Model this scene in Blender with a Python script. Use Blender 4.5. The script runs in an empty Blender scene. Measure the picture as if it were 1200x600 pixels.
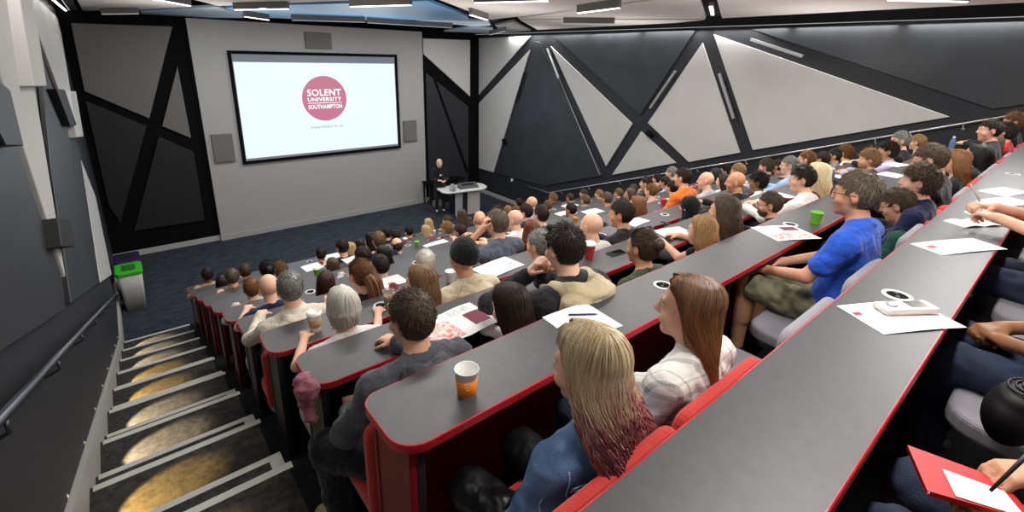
import bpy, math, random
import numpy as np
from mathutils import Matrix, Vector, Euler
C = bpy.context.scene.collection
rnd = random.Random(7)
RS = np.random.RandomState(11)
PI = math.pi
# ------------------------------------------------------------------ camera model (solved from the room's vanishing points)
F, CX, CY, H = 560.0, 600.0, 238.0, 4.74
R3 = np.array([[0.76980957, -0.16829145, 0.61568759],
               [-0.63781634, -0.23933491, 0.73205813],
               [0.02415641, -0.95624097, -0.29158134]])
def ray(u, v): return R3 @ np.array([u - CX, v - CY, F])
def on(axis, val, u, v):
    d = ray(u, v); o = np.array([0, 0, H]); t = (val - o[axis]) / d[axis]
    return o + d * t
XL, XR, YF = -0.50, 9.98, 13.78
def rows(k): return (.15, H - .84) if k < 0 else (1.045 + .85 * k, H - 1.11 - .3 * k)
DH = .78                                   # desk height above its own tier
ORD = ['first', 'second', 'third', 'fourth', 'fifth', 'sixth', 'seventh', 'eighth', 'ninth', 'tenth', 'eleventh', 'twelfth', 'thirteenth', 'fourteenth', 'fifteenth', 'sixteenth', 'seventeenth', 'eighteenth', 'nineteenth', 'twentieth']
def rowname(k): return ORD[9 - k]
# ------------------------------------------------------------------ materials
def lin(c):
    if isinstance(c, str):
        c = tuple(int(c[i:i + 2], 16) / 255 for i in (0, 2, 4))
    return tuple((x / 12.92 if x <= .04045 else ((x + .055) / 1.055) ** 2.4) for x in c[:3]) + (1,)
MC = {}
def mat(name, col, rough=.6, metal=0, noise=None, bump=0, bscale=40, spec=.5, stretch=(1, 1, 1), nscale=12, col2=None, sheen=0, trans=0, detail=4, coord='Object', bdist=.01, bdet=3):
    if name in MC: return MC[name]
    m = bpy.data.materials.new(name); m.use_nodes = True
    nt = m.node_tree; b = nt.nodes['Principled BSDF']
    b.inputs['Base Color'].default_value = lin(col); b.inputs['Roughness'].default_value = rough
    b.inputs['Metallic'].default_value = metal; b.inputs['Specular IOR Level'].default_value = spec
    if sheen: b.inputs['Sheen Weight'].default_value = sheen
    if trans: b.inputs['Transmission Weight'].default_value = trans
    if col2 or bump:
        tc = nt.nodes.new('ShaderNodeTexCoord'); mp = nt.nodes.new('ShaderNodeMapping')
        nt.links.new(tc.outputs[coord], mp.inputs[0]); mp.inputs['Scale'].default_value = stretch
    if col2:
        n = nt.nodes.new('ShaderNodeTexNoise'); n.inputs['Scale'].default_value = nscale; n.inputs['Detail'].default_value = detail
        nt.links.new(mp.outputs[0], n.inputs[0])
        r = nt.nodes.new('ShaderNodeValToRGB'); r.color_ramp.elements[0].position = .32; r.color_ramp.elements[1].position = .68
        r.color_ramp.elements[0].color = lin(col); r.color_ramp.elements[1].color = lin(col2)
        nt.links.new(n.outputs[0], r.inputs[0]); nt.links.new(r.outputs[0], b.inputs['Base Color'])
    if bump:
        n2 = nt.nodes.new('ShaderNodeTexNoise'); n2.inputs['Scale'].default_value = bscale; n2.inputs['Detail'].default_value = bdet
        nt.links.new(mp.outputs[0], n2.inputs[0])
        bp = nt.nodes.new('ShaderNodeBump'); bp.inputs['Strength'].default_value = bump; bp.inputs['Distance'].default_value = bdist
        nt.links.new(n2.outputs[0], bp.inputs['Height']); nt.links.new(bp.outputs[0], b.inputs['Normal'])
    MC[name] = m; return m
def emat(name, col, s):
    if name in MC: return MC[name]
    m = bpy.data.materials.new(name); m.use_nodes = True; nt = m.node_tree
    b = nt.nodes['Principled BSDF']; b.inputs['Base Color'].default_value = (.02, .02, .02, 1)
    b.inputs['Emission Color'].default_value = lin(col); b.inputs['Emission Strength'].default_value = s
    MC[name] = m; return m
# ------------------------------------------------------------------ mesh helpers
def mesh(name, V, Fq, smooth=False):
    me = bpy.data.meshes.new(name)
    V = np.asarray(V, np.float32)
    if isinstance(Fq, np.ndarray):
        n = Fq.shape[1]; nf = Fq.shape[0]
        me.vertices.add(len(V)); me.vertices.foreach_set('co', V.ravel())
        me.loops.add(nf * n); me.loops.foreach_set('vertex_index', Fq.astype(np.int32).ravel())
        me.polygons.add(nf); me.polygons.foreach_set('loop_start', np.arange(0, nf * n, n, dtype=np.int32))
        me.update(calc_edges=True)
    else:
        me.from_pydata([tuple(map(float, v)) for v in V], [], [tuple(f) for f in Fq]); me.update()
    if smooth: me.polygons.foreach_set('use_smooth', np.ones(len(me.polygons), bool))
    return me
def obj(name, me, material=None, parent=None, loc=None):
    o = bpy.data.objects.new(name, me); C.objects.link(o)
    if material:
        ms = material if isinstance(material, (list, tuple)) else [material]
        if me.materials:
            for i, m_ in enumerate(ms):
                o.material_slots[i].link = 'OBJECT'; o.material_slots[i].material = m_
        else:
            for m_ in ms: me.materials.append(m_)
    if parent: o.parent = parent
    if loc is not None: o.location = loc
    return o
def omat(o, m_):
    o.material_slots[0].link = 'OBJECT'; o.material_slots[0].material = m_
def tag(o, label, cat, group=None, kind=None):
    o['label'] = label; o['category'] = cat
    if group: o['group'] = group
    if kind: o['kind'] = kind
    return o
def thing(name, label, cat, loc=(0, 0, 0), rz=0, group=None):
    o = bpy.data.objects.new(name, None); C.objects.link(o); o.empty_display_size = .05
    o.location = loc; o.rotation_euler = (0, 0, rz)
    return tag(o, label, cat, group)
def struct(o): o['kind'] = 'structure'; return o
class MB:
    def __init__(s): s.V = []; s.F = []; s.M = []
    def add(s, V, Fs, mi=0):
        n = len(s.V); s.V += [tuple(map(float, v)) for v in V]; s.F += [tuple(i + n for i in f) for f in Fs]; s.M += [mi] * len(Fs)
    def box(s, a, b, mi=0):
        (x0, y0, z0), (x1, y1, z1) = a, b
        s.add([(x0, y0, z0), (x1, y0, z0), (x1, y1, z0), (x0, y1, z0), (x0, y0, z1), (x1, y0, z1), (x1, y1, z1), (x0, y1, z1)],
              [(0, 3, 2, 1), (4, 5, 6, 7), (0, 1, 5, 4), (1, 2, 6, 5), (2, 3, 7, 6), (3, 0, 4, 7)], mi)
    def prism(s, pts, off, mi=0):            # polygon pts (3D) extruded by vector off
        n = len(pts); off = np.array(off, float)
        P = [np.array(p, float) for p in pts]
        nrm = np.zeros(3)
        for i in range(n): nrm += np.cross(P[i] - P[0], P[(i + 1) % n] - P[0])
        if np.dot(nrm, off) > 0: P = P[::-1]
        s.add(P + [p + off for p in P], [tuple(range(n)), tuple(range(2 * n - 1, n - 1, -1))] + [(i, i + n, (i + 1) % n + n, (i + 1) % n) for i in range(n)], mi)
        # fix side winding
    def tube(s, pts, r, n=8, caps=True, mi=0):
        pts = [np.array(p, float) for p in pts]; rr = r if hasattr(r, '__len__') else [r] * len(pts)
        base = len(s.V); up = None
        for i, p in enumerate(pts):
            d = pts[min(i + 1, len(pts) - 1)] - pts[max(i - 1, 0)]; d = d / (np.linalg.norm(d) + 1e-9)
            if up is None:
                up = np.array([0, 0, 1.]) if abs(d[2]) < .9 else np.array([1., 0, 0])
            a = np.cross(d, up); a /= np.linalg.norm(a) + 1e-9; b = np.cross(a, d); up = b
            for j in range(n):
                t = 2 * PI * j / n; s.V.append(tuple(p + rr[i] * (math.cos(t) * a + math.sin(t) * b)))
        for i in range(len(pts) - 1):
            for j in range(n):
                s.F.append((base + i * n + j, base + i * n + (j + 1) % n, base + (i + 1) * n + (j + 1) % n, base + (i + 1) * n + j)); s.M.append(mi)
        if caps:
            s.F.append(tuple(base + j for j in range(n - 1, -1, -1))); s.M.append(mi)
            s.F.append(tuple(base + (len(pts) - 1) * n + j for j in range(n))); s.M.append(mi)
    def lathe(s, prof, c=(0, 0, 0), n=28, mi=0, sq=(1, 1)):     # prof list of (r,z)
        base = len(s.V)
        for r, z in prof:
            for j in range(n):
                t = 2 * PI * j / n; s.V.append((c[0] + r * sq[0] * math.cos(t), c[1] + r * sq[1] * math.sin(t), c[2] + z))
        for i in range(len(prof) - 1):
            for j in range(n):
                s.F.append((base + i * n + j, base + i * n + (j + 1) % n, base + (i + 1) * n + (j + 1) % n, base + (i + 1) * n + j)); s.M.append(mi)
    def mesh(s, name, smooth=False, recalc=True):
        me = bpy.data.meshes.new(name); me.from_pydata(s.V, [], s.F); me.update()
        if any(s.M): me.polygons.foreach_set('material_index', s.M)
        if recalc:
            import bmesh
            bm = bmesh.new(); bm.from_mesh(me); bmesh.ops.recalc_face_normals(bm, faces=bm.faces); bm.to_mesh(me); bm.free()
        if smooth: me.polygons.foreach_set('use_smooth', [True] * len(me.polygons))
        return me
def bevel(o, w=.005, seg=2, ang=35):
    m = o.modifiers.new('bevel', 'BEVEL'); m.width = w; m.segments = seg; m.limit_method = 'ANGLE'; m.angle_limit = math.radians(ang)
    return o
def rrect(x0, y0, x1, y1, rads, n=6):      # rounded polygon, rads for corners (x0y0, x1y0, x1y1, x0y1)
    out = []
    for (cx, cy, a0, r) in ((x0, y0, PI, rads[0]), (x1, y0, 1.5 * PI, rads[1]), (x1, y1, 0, rads[2]), (x0, y1, .5 * PI, rads[3])):
        if r <= 0: out.append((cx, cy)); continue
        ox = cx + (r if cx == x0 else -r); oy = cy + (r if cy == y0 else -r)
        for i in range(n + 1):
            t = a0 + .5 * PI * i / n; out.append((ox + r * math.cos(t), oy + r * math.sin(t)))
    return out
# ------------------------------------------------------------------ implicit surfaces
_L = np.random.RandomState(3).rand(32, 32, 32).astype(np.float32)
def noise(x, y, z):
    xi = np.floor(x).astype(int); yi = np.floor(y).astype(int); zi = np.floor(z).astype(int)
    fx = x - xi; fy = y - yi; fz = z - zi
    fx = fx * fx * (3 - 2 * fx); fy = fy * fy * (3 - 2 * fy); fz = fz * fz * (3 - 2 * fz)
    def g(a, b, c): return _L[(xi + a) % 32, (yi + b) % 32, (zi + c) % 32]
    return ((g(0, 0, 0) * (1 - fx) + g(1, 0, 0) * fx) * (1 - fy) + (g(0, 1, 0) * (1 - fx) + g(1, 1, 0) * fx) * fy) * (1 - fz) + \
           ((g(0, 0, 1) * (1 - fx) + g(1, 0, 1) * fx) * (1 - fy) + (g(0, 1, 1) * (1 - fx) + g(1, 1, 1) * fx) * fy) * fz - .5
class SDF:
    def __init__(s, lo, hi, h):
        s.lo = np.array(lo, float); s.h = h
        n = np.ceil((np.array(hi) - s.lo) / h).astype(int) + 1; s.n = n
        s.ax = [(s.lo[i] + h * np.arange(n[i])).astype(np.float32) for i in range(3)]
        s.D = np.full(n, .3, np.float32); s.T = None
    def _sub(s, lo, hi):
        sl = []
        for i in range(3):
            a = int(max(0, math.floor((lo[i] - s.lo[i]) / s.h))); b = int(min(s.n[i], math.ceil((hi[i] - s.lo[i]) / s.h) + 1))
            if b <= a: return None
            sl.append(slice(a, b))
        return tuple(sl)
    def _pts(s, sl):
        return s.ax[0][sl[0]][:, None, None], s.ax[1][sl[1]][None, :, None], s.ax[2][sl[2]][None, None, :]
    def apply(s, f, lo, hi, k=.02, sub=False, mg=.05):
        """f(x,y,z) in local frame of s.T (4x4: local->grid) when set."""
        lo = np.array(lo, float) - mg - k; hi = np.array(hi, float) + mg + k
        if s.T is not None:
            cs = np.array([[x, y, z, 1] for x in (lo[0], hi[0]) for y in (lo[1], hi[1]) for z in (lo[2], hi[2])]) @ s.T.T
            glo, ghi = cs[:, :3].min(0), cs[:, :3].max(0)
        else: glo, ghi = lo, hi
        sl = s._sub(glo, ghi)
        if sl is None: return
        x, y, z = s._pts(sl)
        if s.T is not None:
            I = np.linalg.inv(s.T)
            x, y, z = (I[i, 0] * x + I[i, 1] * y + I[i, 2] * z + I[i, 3] for i in range(3))
            x = x.astype(np.float32); y = y.astype(np.float32); z = z.astype(np.float32)
        d = f(x, y, z); D = s.D[sl]
        if sub:
            d = -d; hh = np.clip(.5 - .5 * (D - d) / k, 0, 1); s.D[sl] = D + (d - D) * hh + k * hh * (1 - hh)
        else:
            hh = np.clip(.5 + .5 * (D - d) / k, 0, 1); s.D[sl] = D + (d - D) * hh - k * hh * (1 - hh)
    def cap(s, a, b, ra, rb=None, k=.02, sub=False):
        a = np.array(a, float); b = np.array(b, float); rb = ra if rb is None else rb; ba = b - a; L = float(ba @ ba) + 1e-9
        def f(x, y, z):
            px = x - a[0]; py = y - a[1]; pz = z - a[2]
            t = np.clip((px * ba[0] + py * ba[1] + pz * ba[2]) / L, 0, 1)
            return np.sqrt((px - t * ba[0]) ** 2 + (py - t * ba[1]) ** 2 + (pz - t * ba[2]) ** 2) - (ra + (rb - ra) * t)
        r = max(ra, rb); s.apply(f, np.minimum(a, b) - r, np.maximum(a, b) + r, k, sub)
    def ell(s, c, r, k=.02, sub=False, rx=0, ry=0, rz=0):
        Rm = np.array(Euler((rx, ry, rz)).to_matrix()); 
        def f(x, y, z):
            px = x - c[0]; py = y - c[1]; pz = z - c[2]
            if rx or ry or rz:
                px, py, pz = (Rm[0, i] * px + Rm[1, i] * py + Rm[2, i] * pz for i in range(3))
            k0 = np.sqrt((px / r[0]) ** 2 + (py / r[1]) ** 2 + (pz / r[2]) ** 2)
            k1 = np.sqrt((px / r[0] ** 2) ** 2 + (py / r[1] ** 2) ** 2 + (pz / r[2] ** 2) ** 2) + 1e-6
            return k0 * (k0 - 1) / k1
        R = max(r) if (rx or ry or rz) else np.array(r)
        s.apply(f, np.array(c) - R, np.array(c) + R, k, sub)
    def displace(s, amp, sc, seed=0, sx=1, sy=1, sz=1):
        m = np.abs(s.D) < .03
        i, j, k = np.nonzero(m)
        x, y, z = s.ax[0][i] * sc * sx + seed, s.ax[1][j] * sc * sy + seed * 2, s.ax[2][k] * sc * sz + seed * 3
        s.D[i, j, k] += amp * noise(x, y, z)
    def ridge(s, amp, sc, seed=0, sx=1, sy=1, sz=1):
        m = np.abs(s.D) < .03
        i, j, k = np.nonzero(m)
        x, y, z = s.ax[0][i] * sc * sx + seed, s.ax[1][j] * sc * sy + seed * 2, s.ax[2][k] * sc * sz + seed * 3
        w = noise(x * .6 + 9, y * .6, z * .6) * 1.4
        n = noise(x + w, y - w, z + w); s.D[i, j, k] += amp * (np.minimum(np.abs(n) * 3.2, 1) - .7) * -.55
    def cut(s, f):                            # keep where f(x,y,z) < 0
        x, y, z = s._pts((slice(None),) * 3); s.D = np.maximum(s.D, f(x, y, z)).astype(np.float32)
    def build(s, name):
        D = s.D; D[0], D[-1] = .1, .1; D[:, 0], D[:, -1] = .1, .1; D[:, :, 0], D[:, :, -1] = .1, .1
        ins = D < 0; nx, ny, nz = D.shape
        corners = [(a, b, c) for a in (0, 1) for b in (0, 1) for c in (0, 1)]
        cnt = sum(ins[a:nx - 1 + a, b:ny - 1 + b, c:nz - 1 + c].astype(np.int8) for a, b, c in corners)
        act = (cnt > 0) & (cnt < 8); I, J, K = np.nonzero(act)
        idx = np.full(act.shape, -1, np.int64); idx[I, J, K] = np.arange(len(I))
        acc = np.zeros((len(I), 3)); w = np.zeros(len(I))
        for (a, b) in [((0, 0, 0), (1, 0, 0)), ((0, 1, 0), (1, 1, 0)), ((0, 0, 1), (1, 0, 1)), ((0, 1, 1), (1, 1, 1)), ((0, 0, 0), (0, 1, 0)), ((1, 0, 0), (1, 1, 0)), ((0, 0, 1), (0, 1, 1)), ((1, 0, 1), (1, 1, 1)), ((0, 0, 0), (0, 0, 1)), ((1, 0, 0), (1, 0, 1)), ((0, 1, 0), (0, 1, 1)), ((1, 1, 0), (1, 1, 1))]:
            da = D[I + a[0], J + a[1], K + a[2]]; db = D[I + b[0], J + b[1], K + b[2]]
            cr = (da < 0) != (db < 0); t = np.where(cr, da / np.where(cr, da - db, 1), 0)
            for q in range(3): acc[:, q] += np.where(cr, a[q] + t * (b[q] - a[q]), 0)
            w += cr
        V = (acc / w[:, None] + np.stack([I, J, K], 1)) * s.h + s.lo
        quads = []
        for axd in range(3):
            sh = [slice(None)] * 3; s2 = [slice(None)] * 3; sh[axd] = slice(0, -1); s2[axd] = slice(1, None)
            A = ins[tuple(sh)]; B = ins[tuple(s2)]
            ch = A != B; P = np.stack(np.nonzero(ch), 1)
            o1, o2 = [q for q in range(3) if q != axd]
            ok = (P[:, o1] > 0) & (P[:, o2] > 0) & (P[:, o1] < D.shape[o1] - 1) & (P[:, o2] < D.shape[o2] - 1); P = P[ok]
            def g(da, db):
                Q = P.copy(); Q[:, o1] -= da; Q[:, o2] -= db; return idx[Q[:, 0], Q[:, 1], Q[:, 2]]
            q = np.stack([g(1, 1), g(0, 1), g(0, 0), g(1, 0)], 1)
            flip = A[P[:, 0], P[:, 1], P[:, 2]]
            if axd == 1: flip = ~flip
            q[~flip] = q[~flip][:, ::-1]
            quads.append(q)
        Q = np.concatenate(quads); Q = Q[(Q >= 0).all(1)]
        return mesh(name, V, Q, True)
# ------------------------------------------------------------------ people
def hmat(pos, yaw=0, pitch=0, roll=0):
    return np.array(Matrix.Translation(pos) @ Euler((math.radians(pitch), math.radians(roll), math.radians(yaw)), 'ZXY').to_matrix().to_4x4())
def head_sdf(S, T, ears=True, strong=1.0):
    S.T = T
    S.ell((0, -.010, .035), (.073, .093, .086), .01)
    S.ell((0, .034, -.008), (.060, .052, .072), .03)
    S.ell((0, .030, -.055), (.052, .050, .058), .03)
    S.cap((0, .064, -.100), (0, .060, -.096), .018, .016, .03)
    S.cap((-.035, .078, .028), (.035, .078, .028), .011, .011, .016)
    for s in (-1, 1):
        S.ell((s * .031, .098, .004), (.019, .016, .013), .012, sub=True)
        S.ell((s * .031, .0742, .003), (.0150, .0142, .0125), .006); S.cap((s * .020, .0865, .010), (s * .042, .083, .009), .0035, .003, .004); S.cap((s * .022, .085, -.004), (s * .040, .082, -.004), .003, .003, .004)
        S.ell((s * .042, .062, -.032), (.02, .02, .02), .02)
        S.ell((s * .077, -.004, -.005), (.008, .019, .031), .006, rx=-.15)
        S.ell((s * .084, .000, .004), (.006, .010, .014), .004, sub=True)
    S.cap((0, .088, .018), (0, .106, -.024), .008, .012, .012)
    for s in (-1, 1): S.ell((s * .012, .096, -.029), (.009, .010, .008), .006)
    S.ell((0, .086, -.052), (.024, .010, .0075), .006); S.ell((0, .084, -.065), (.020, .010, .008), .006)
    S.ell((0, .096, -.0585), (.024, .006, .002), .002, sub=True)
    S.T = None
def hand_sdf(S, w, d, n, curl=.5, side=1, spread=.25):
    """w wrist, d finger direction, n back-of-hand normal; side +1 for the right hand"""
    w = np.array(w, float); d = np.array(d, float); d /= np.linalg.norm(d); n = np.array(n, float); n -= d * (n @ d); n /= np.linalg.norm(n)
    t = np.cross(n, d) * side                 # towards the thumb
    S.cap(w, w + d * .02, .024, .024, .015)
    for i, o in enumerate((-.026, -.009, .009, .026)):
        S.cap(w + d * .02 + t * o * .7, w + d * .082 + t * o, .014, .0115, .014)
    ln = (.058, .072, .078, .070)
    for i, o in enumerate((-.027, -.0095, .0085, .0265)):
        p = w + d * .082 + t * o; dd = d + t * (o * spread * 8); dd /= np.linalg.norm(dd); a = 0; L = ln[i]
        for j, fr in enumerate((.44, .31, .25)):
            a += curl * (1.0 + .12 * i) * (.8 if j == 0 else 1)
            q = p + (dd * math.cos(a) - n * math.sin(a)) * L * fr
            S.cap(p, q, .0092 - .001 * j, .0086 - .001 * j, .003); p = q
    p = w + d * .022 + t * .022; dd = d * .7 + t * .75 - n * .25; dd /= np.linalg.norm(dd); q = p + dd * .04
    S.cap(p, q, .013, .0105, .01); dd = d * .9 + t * .25 - n * (.3 + curl * .4); dd /= np.linalg.norm(dd)
    r = q + dd * .03; S.cap(q, r, .0102, .0088, .004); S.cap(r, r + dd * .022, .0088, .0075, .003)
BASE = dict(head=(0, .03, 1.18), yaw=0, pitch=0, roll=0, lean=(0, 0), sw=.172, w=1.0,
            el=((-.245, .20, .80), (.245, .20, .80)), wr=((-.13, .43, .835), (.13, .43, .835)),
            hd=((.35, 1, -.1), (-.35, 1, -.1)), hn=((0, 0, 1), (0, 0, 1)), curl=.35,
            hip=((-.09, .02, .52), (.09, .02, .52)), kn=((-.12, .43, .55), (.12, .43, .55)), an=((-.12, .43, .10), (.12, .43, .10)),
            toe=((-.13, .57, .045), (.13, .57, .045)))
def pose(**k): p = dict(BASE); p.update(k); return p
def torso(S, P, g, cloth=False):
    lx, ly = P['lean']; w = P['w']; hx, hy, hz = P['head']
    cy = ly * .7; cx = lx * .7
    S.ell((0, .0, .56), (.165 * w + g, .115 + g, .115 + g), .05)
    S.ell((cx * .3, .0 + cy * .25, .70), (.135 * w + g, .100 + g, .14 + g), .06)
    S.ell((cx * .8, -.015 + cy * .8, .87), (.150 * w + g, .098 + g, .155 + g), .06)
    for s, i in ((-1, 0), (1, 1)):
        S.cap((cx + s * .05, -.025 + ly, 1.005), (lx + s * P['sw'], -.02 + ly, .962), .050 + g * .6, .050 + g, .05)
    return lx, ly
def shoulders(P):
    lx, ly = P['lean']; return (lx - P['sw'], -.02 + ly, .955), (lx + P['sw'], -.02 + ly, .955)
def bounds(P, hair=0):
    pts = [P['head']] + list(P['el']) + list(P['wr']) + list(P['hip']) + list(P['kn']) + list(P['an']) + list(P['toe'])
    a = np.array(pts); return a.min(0) - .2, a.max(0) + .22
MESHC = {}
def body_mesh(P, key, h=.0085):
    k = ('body', key)
    if k in MESHC: return MESHC[k]
    lo, hi = bounds(P); S = SDF(lo, hi, h)
    lx, ly = torso(S, P, 0); sh = shoulders(P); hd = np.array(P['head']); T = hmat(P['head'], P['yaw'], P['pitch'], P['roll'])
    nb = np.array((lx * .9, -.02 + ly, 1.0)); nt = (T @ np.array((0, -.022, -.085, 1)))[:3]
    S.cap(nb, nt, .058, .052, .03)
    for i in (0, 1):
        S.cap(sh[i], P['el'][i], .046, .036, .03); S.cap(P['el'][i], P['wr'][i], .037, .025, .012)
        hand_sdf(S, P['wr'][i], P['hd'][i], P['hn'][i], P['curl'], 1 if i else -1)
        S.cap(P['hip'][i], P['kn'][i], .082, .056, .04); S.cap(P['kn'][i], P['an'][i], .054, .036, .02)
        S.cap(P['an'][i], P['toe'][i], .036, .026, .02)
        c = np.array(P['kn'][i]) * .65 + np.array(P['an'][i]) * .35; S.cap(c + [0, -.018, .04], c + [0, -.015, -.06], .045, .035, .03)
    head_sdf(S, T)
    MESHC[k] = S.build('body'); return MESHC[k]
def top_mesh(P, key, sleeve='long', loose=.014, h=.0095, fold=.016, hood=False, collar=False, hem=.50):
    k = ('top', key, sleeve, loose, hood, collar)
    if k in MESHC: return MESHC[k]
    lo, hi = bounds(P); S = SDF(lo, hi, h); torso(S, P, loose); sh = shoulders(P); lx, ly = P['lean']
    for i in (0, 1):
        e = np.array(P['el'][i], float); w = np.array(P['wr'][i], float); s0 = np.array(sh[i])
        if sleeve == 'long':
            S.cap(s0, e, .047 + loose, .040 + loose * .9, .03); S.cap(e, e + (w - e) * .93, .040 + loose * .9, .029 + loose * .5, .02)
            S.cap(e + (w - e) * .86, e + (w - e) * .95, .036 + loose * .5, .036 + loose * .4, .008)
        elif sleeve == 'short':
            S.cap(s0, s0 + (e - s0) * .62, .046 + loose, .046 + loose, .03)
    S.cap((lx * .9, -.022 + ly, .985), (lx * .9, -.008 + ly, 1.035), .066 + loose * .3, .060 + loose * .3, .02)
    if collar:
        for s in (-1, 1): S.cap((lx * .9, -.075 + ly, 1.045), (lx * .9 + s * .055, .0 + ly, 1.03), .012, .012, .012); S.cap((lx * .9 + s * .055, .0 + ly, 1.03), (lx * .9 + s * .03, .06 + ly, .985), .012, .010, .01)
        S.cap((lx * .9 - .03, -.075 + ly, 1.05), (lx * .9 + .03, -.075 + ly, 1.05), .014, .014, .012)
    if fold:
        S.displace(fold, 9, 1, 1, 1, .55); S.ridge(fold * .75, 13, 5, 1, 1, .8); S.ridge(fold * .45, 27, 8, 1, 1, 1.3)
    S.cut(lambda x, y, z: hem - z + 0 * x + 0 * y)
    MESHC[k] = S.build('top'); return MESHC[k]
def hood_mesh(P, key, h=.009):
    k = ('hood', key)
    if k in MESHC: return MESHC[k]
    lx, ly = P['lean']; S = SDF((-.26 + lx, -.30 + ly, .80), (.26 + lx, .16 + ly, 1.16), h)
    c = np.array((lx * .9, ly, 0))
    S.ell(c + (0, -.118, .990), (.135, .072, .078), .03); S.ell(c + (0, -.145, .925), (.095, .052, .085), .03)
    for s in (-1, 1):
        S.cap(c + (s * .05, -.10, 1.035), c + (s * .088, -.02, 1.022), .034, .026, .03); S.cap(c + (s * .088, -.02, 1.022), c + (s * .05, .075, .965), .024, .018, .02)
    S.ell(c + (0, -.045, 1.07), (.062, .055, .05), .02, sub=True)
    S.ridge(.026, 15, 2, .6, 1, 2.0); S.ridge(.012, 30, 4, .6, 1, 2.2)
    MESHC[k] = S.build('hood'); return MESHC[k]
def legs_mesh(P, key, kind='long', h=.0105):
    k = ('legs', key, kind)
    if k in MESHC: return MESHC[k]
    lo, hi = bounds(P); lo[2] = 0; hi[2] = 1.1; S = SDF(lo, hi, h)
    S.ell((0, .0, .545), (.170 * P['w'], .122, .100), .05)
    for i in (0, 1):
        hp = np.array(P['hip'][i], float); kn = np.array(P['kn'][i], float); an = np.array(P['an'][i], float)
        if kind == 'long':
            S.cap(hp, kn, .100, .080, .04); S.cap(kn, kn + (an - kn) * .92, .078, .060, .03)
        elif kind == 'shorts': S.cap(hp, hp + (kn - hp) * .86, .10, .088, .04)
    S.ridge(.022, 10, 3, 1, 1, 1); S.ridge(.011, 22, 6)
    S.cut(lambda x, y, z: z - .66 + 0 * x + 0 * y)
    MESHC[k] = S.build('trousers'); return MESHC[k]
def shoe_mesh(P, key, side):
    k = ('shoe', key, side)
    if k in MESHC: return MESHC[k]
    lo = np.minimum(P['an'][side], P['toe'][side]) - .09; hi = np.maximum(P['an'][side], P['toe'][side]) + .09
    S = SDF(lo, hi, .009)
    for i in (side,):
        a = np.array(P['an'][i], float); t = np.array(P['toe'][i], float); d = t - a; d[2] = 0; d /= np.linalg.norm(d) + 1e-9; zt = t[2]
        heel = np.array([a[0], a[1], 0]) - d * .035 + np.array([0, 0, zt]); 
        S.cap(heel, t, .042, .038, .02); S.cap(a + [0, 0, -.03], a, .042, .044, .02); S.cap(a, t, .042, .03, .03)
    z0 = min(P['toe'][0][2], P['toe'][1][2]) - .038
    S.cut(lambda x, y, z: z0 - z + 0 * x + 0 * y)
    MESHC[k] = S.build('shoe'); return MESHC[k]
# ---- hair: a modelled mass plus many fine tapered locks, all one mesh
def locks(lines, radii, sides=3, ups=None):
    """lines (N,M,3), radii (N,M) -> V,F"""
    N, M_, _ = lines.shape
    d = np.gradient(lines, axis=1); d /= np.linalg.norm(d, axis=2, keepdims=True) + 1e-9
    up = np.array([.3, .2, .93]) if ups is None else ups[:, None, :]; a = np.cross(d, up); a /= np.linalg.norm(a, axis=2, keepdims=True) + 1e-9; b = np.cross(d, a)
    V = np.zeros((N, M_, sides, 3))
    for j in range(sides):
        t = 2 * PI * j / sides; V[:, :, j] = lines + radii[..., None] * (math.cos(t) * a + math.sin(t) * b)
    base = (np.arange(N)[:, None] * M_ + np.arange(M_ - 1)[None]) * sides
    Q = []
    for j in range(sides):
        j2 = (j + 1) % sides; Q.append(np.stack([base + j, base + j2, base + sides + j2, base + sides + j], -1).reshape(-1, 4))
    return V.reshape(-1, 3), np.concatenate(Q)
def merge(name, me, V2, F2):
    n = len(me.vertices); V = np.zeros(n * 3, np.float32); me.vertices.foreach_get('co', V)
    Fq = np.zeros(len(me.polygons) * 4, np.int32); me.loops.foreach_get('vertex_index', Fq)
    return mesh(name, np.concatenate([V.reshape(-1, 3), V2]), np.concatenate([Fq.reshape(-1, 4), F2 + n]), True)
EC = np.array((0, -.012, .022)); ER = np.array((.0775, .0985, .1035))
def hairline(p):                           # >0 where hair may grow (head frame), p (...,3)
    x, y, z = p[..., 0], p[..., 1], p[..., 2]
    lim = np.where(z > .045, .085 - (z - .045) * .3, np.where(z > -.02, .018 + (z + .02) * .55, -.02))
    lim = np.where(z < -.075, -9, lim)
    ear = (np.abs(x) > .062) & (z < .030) & (z > -.05) & (y > -.022) & (y < .03)
    return (y < lim) & ~ear
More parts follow.
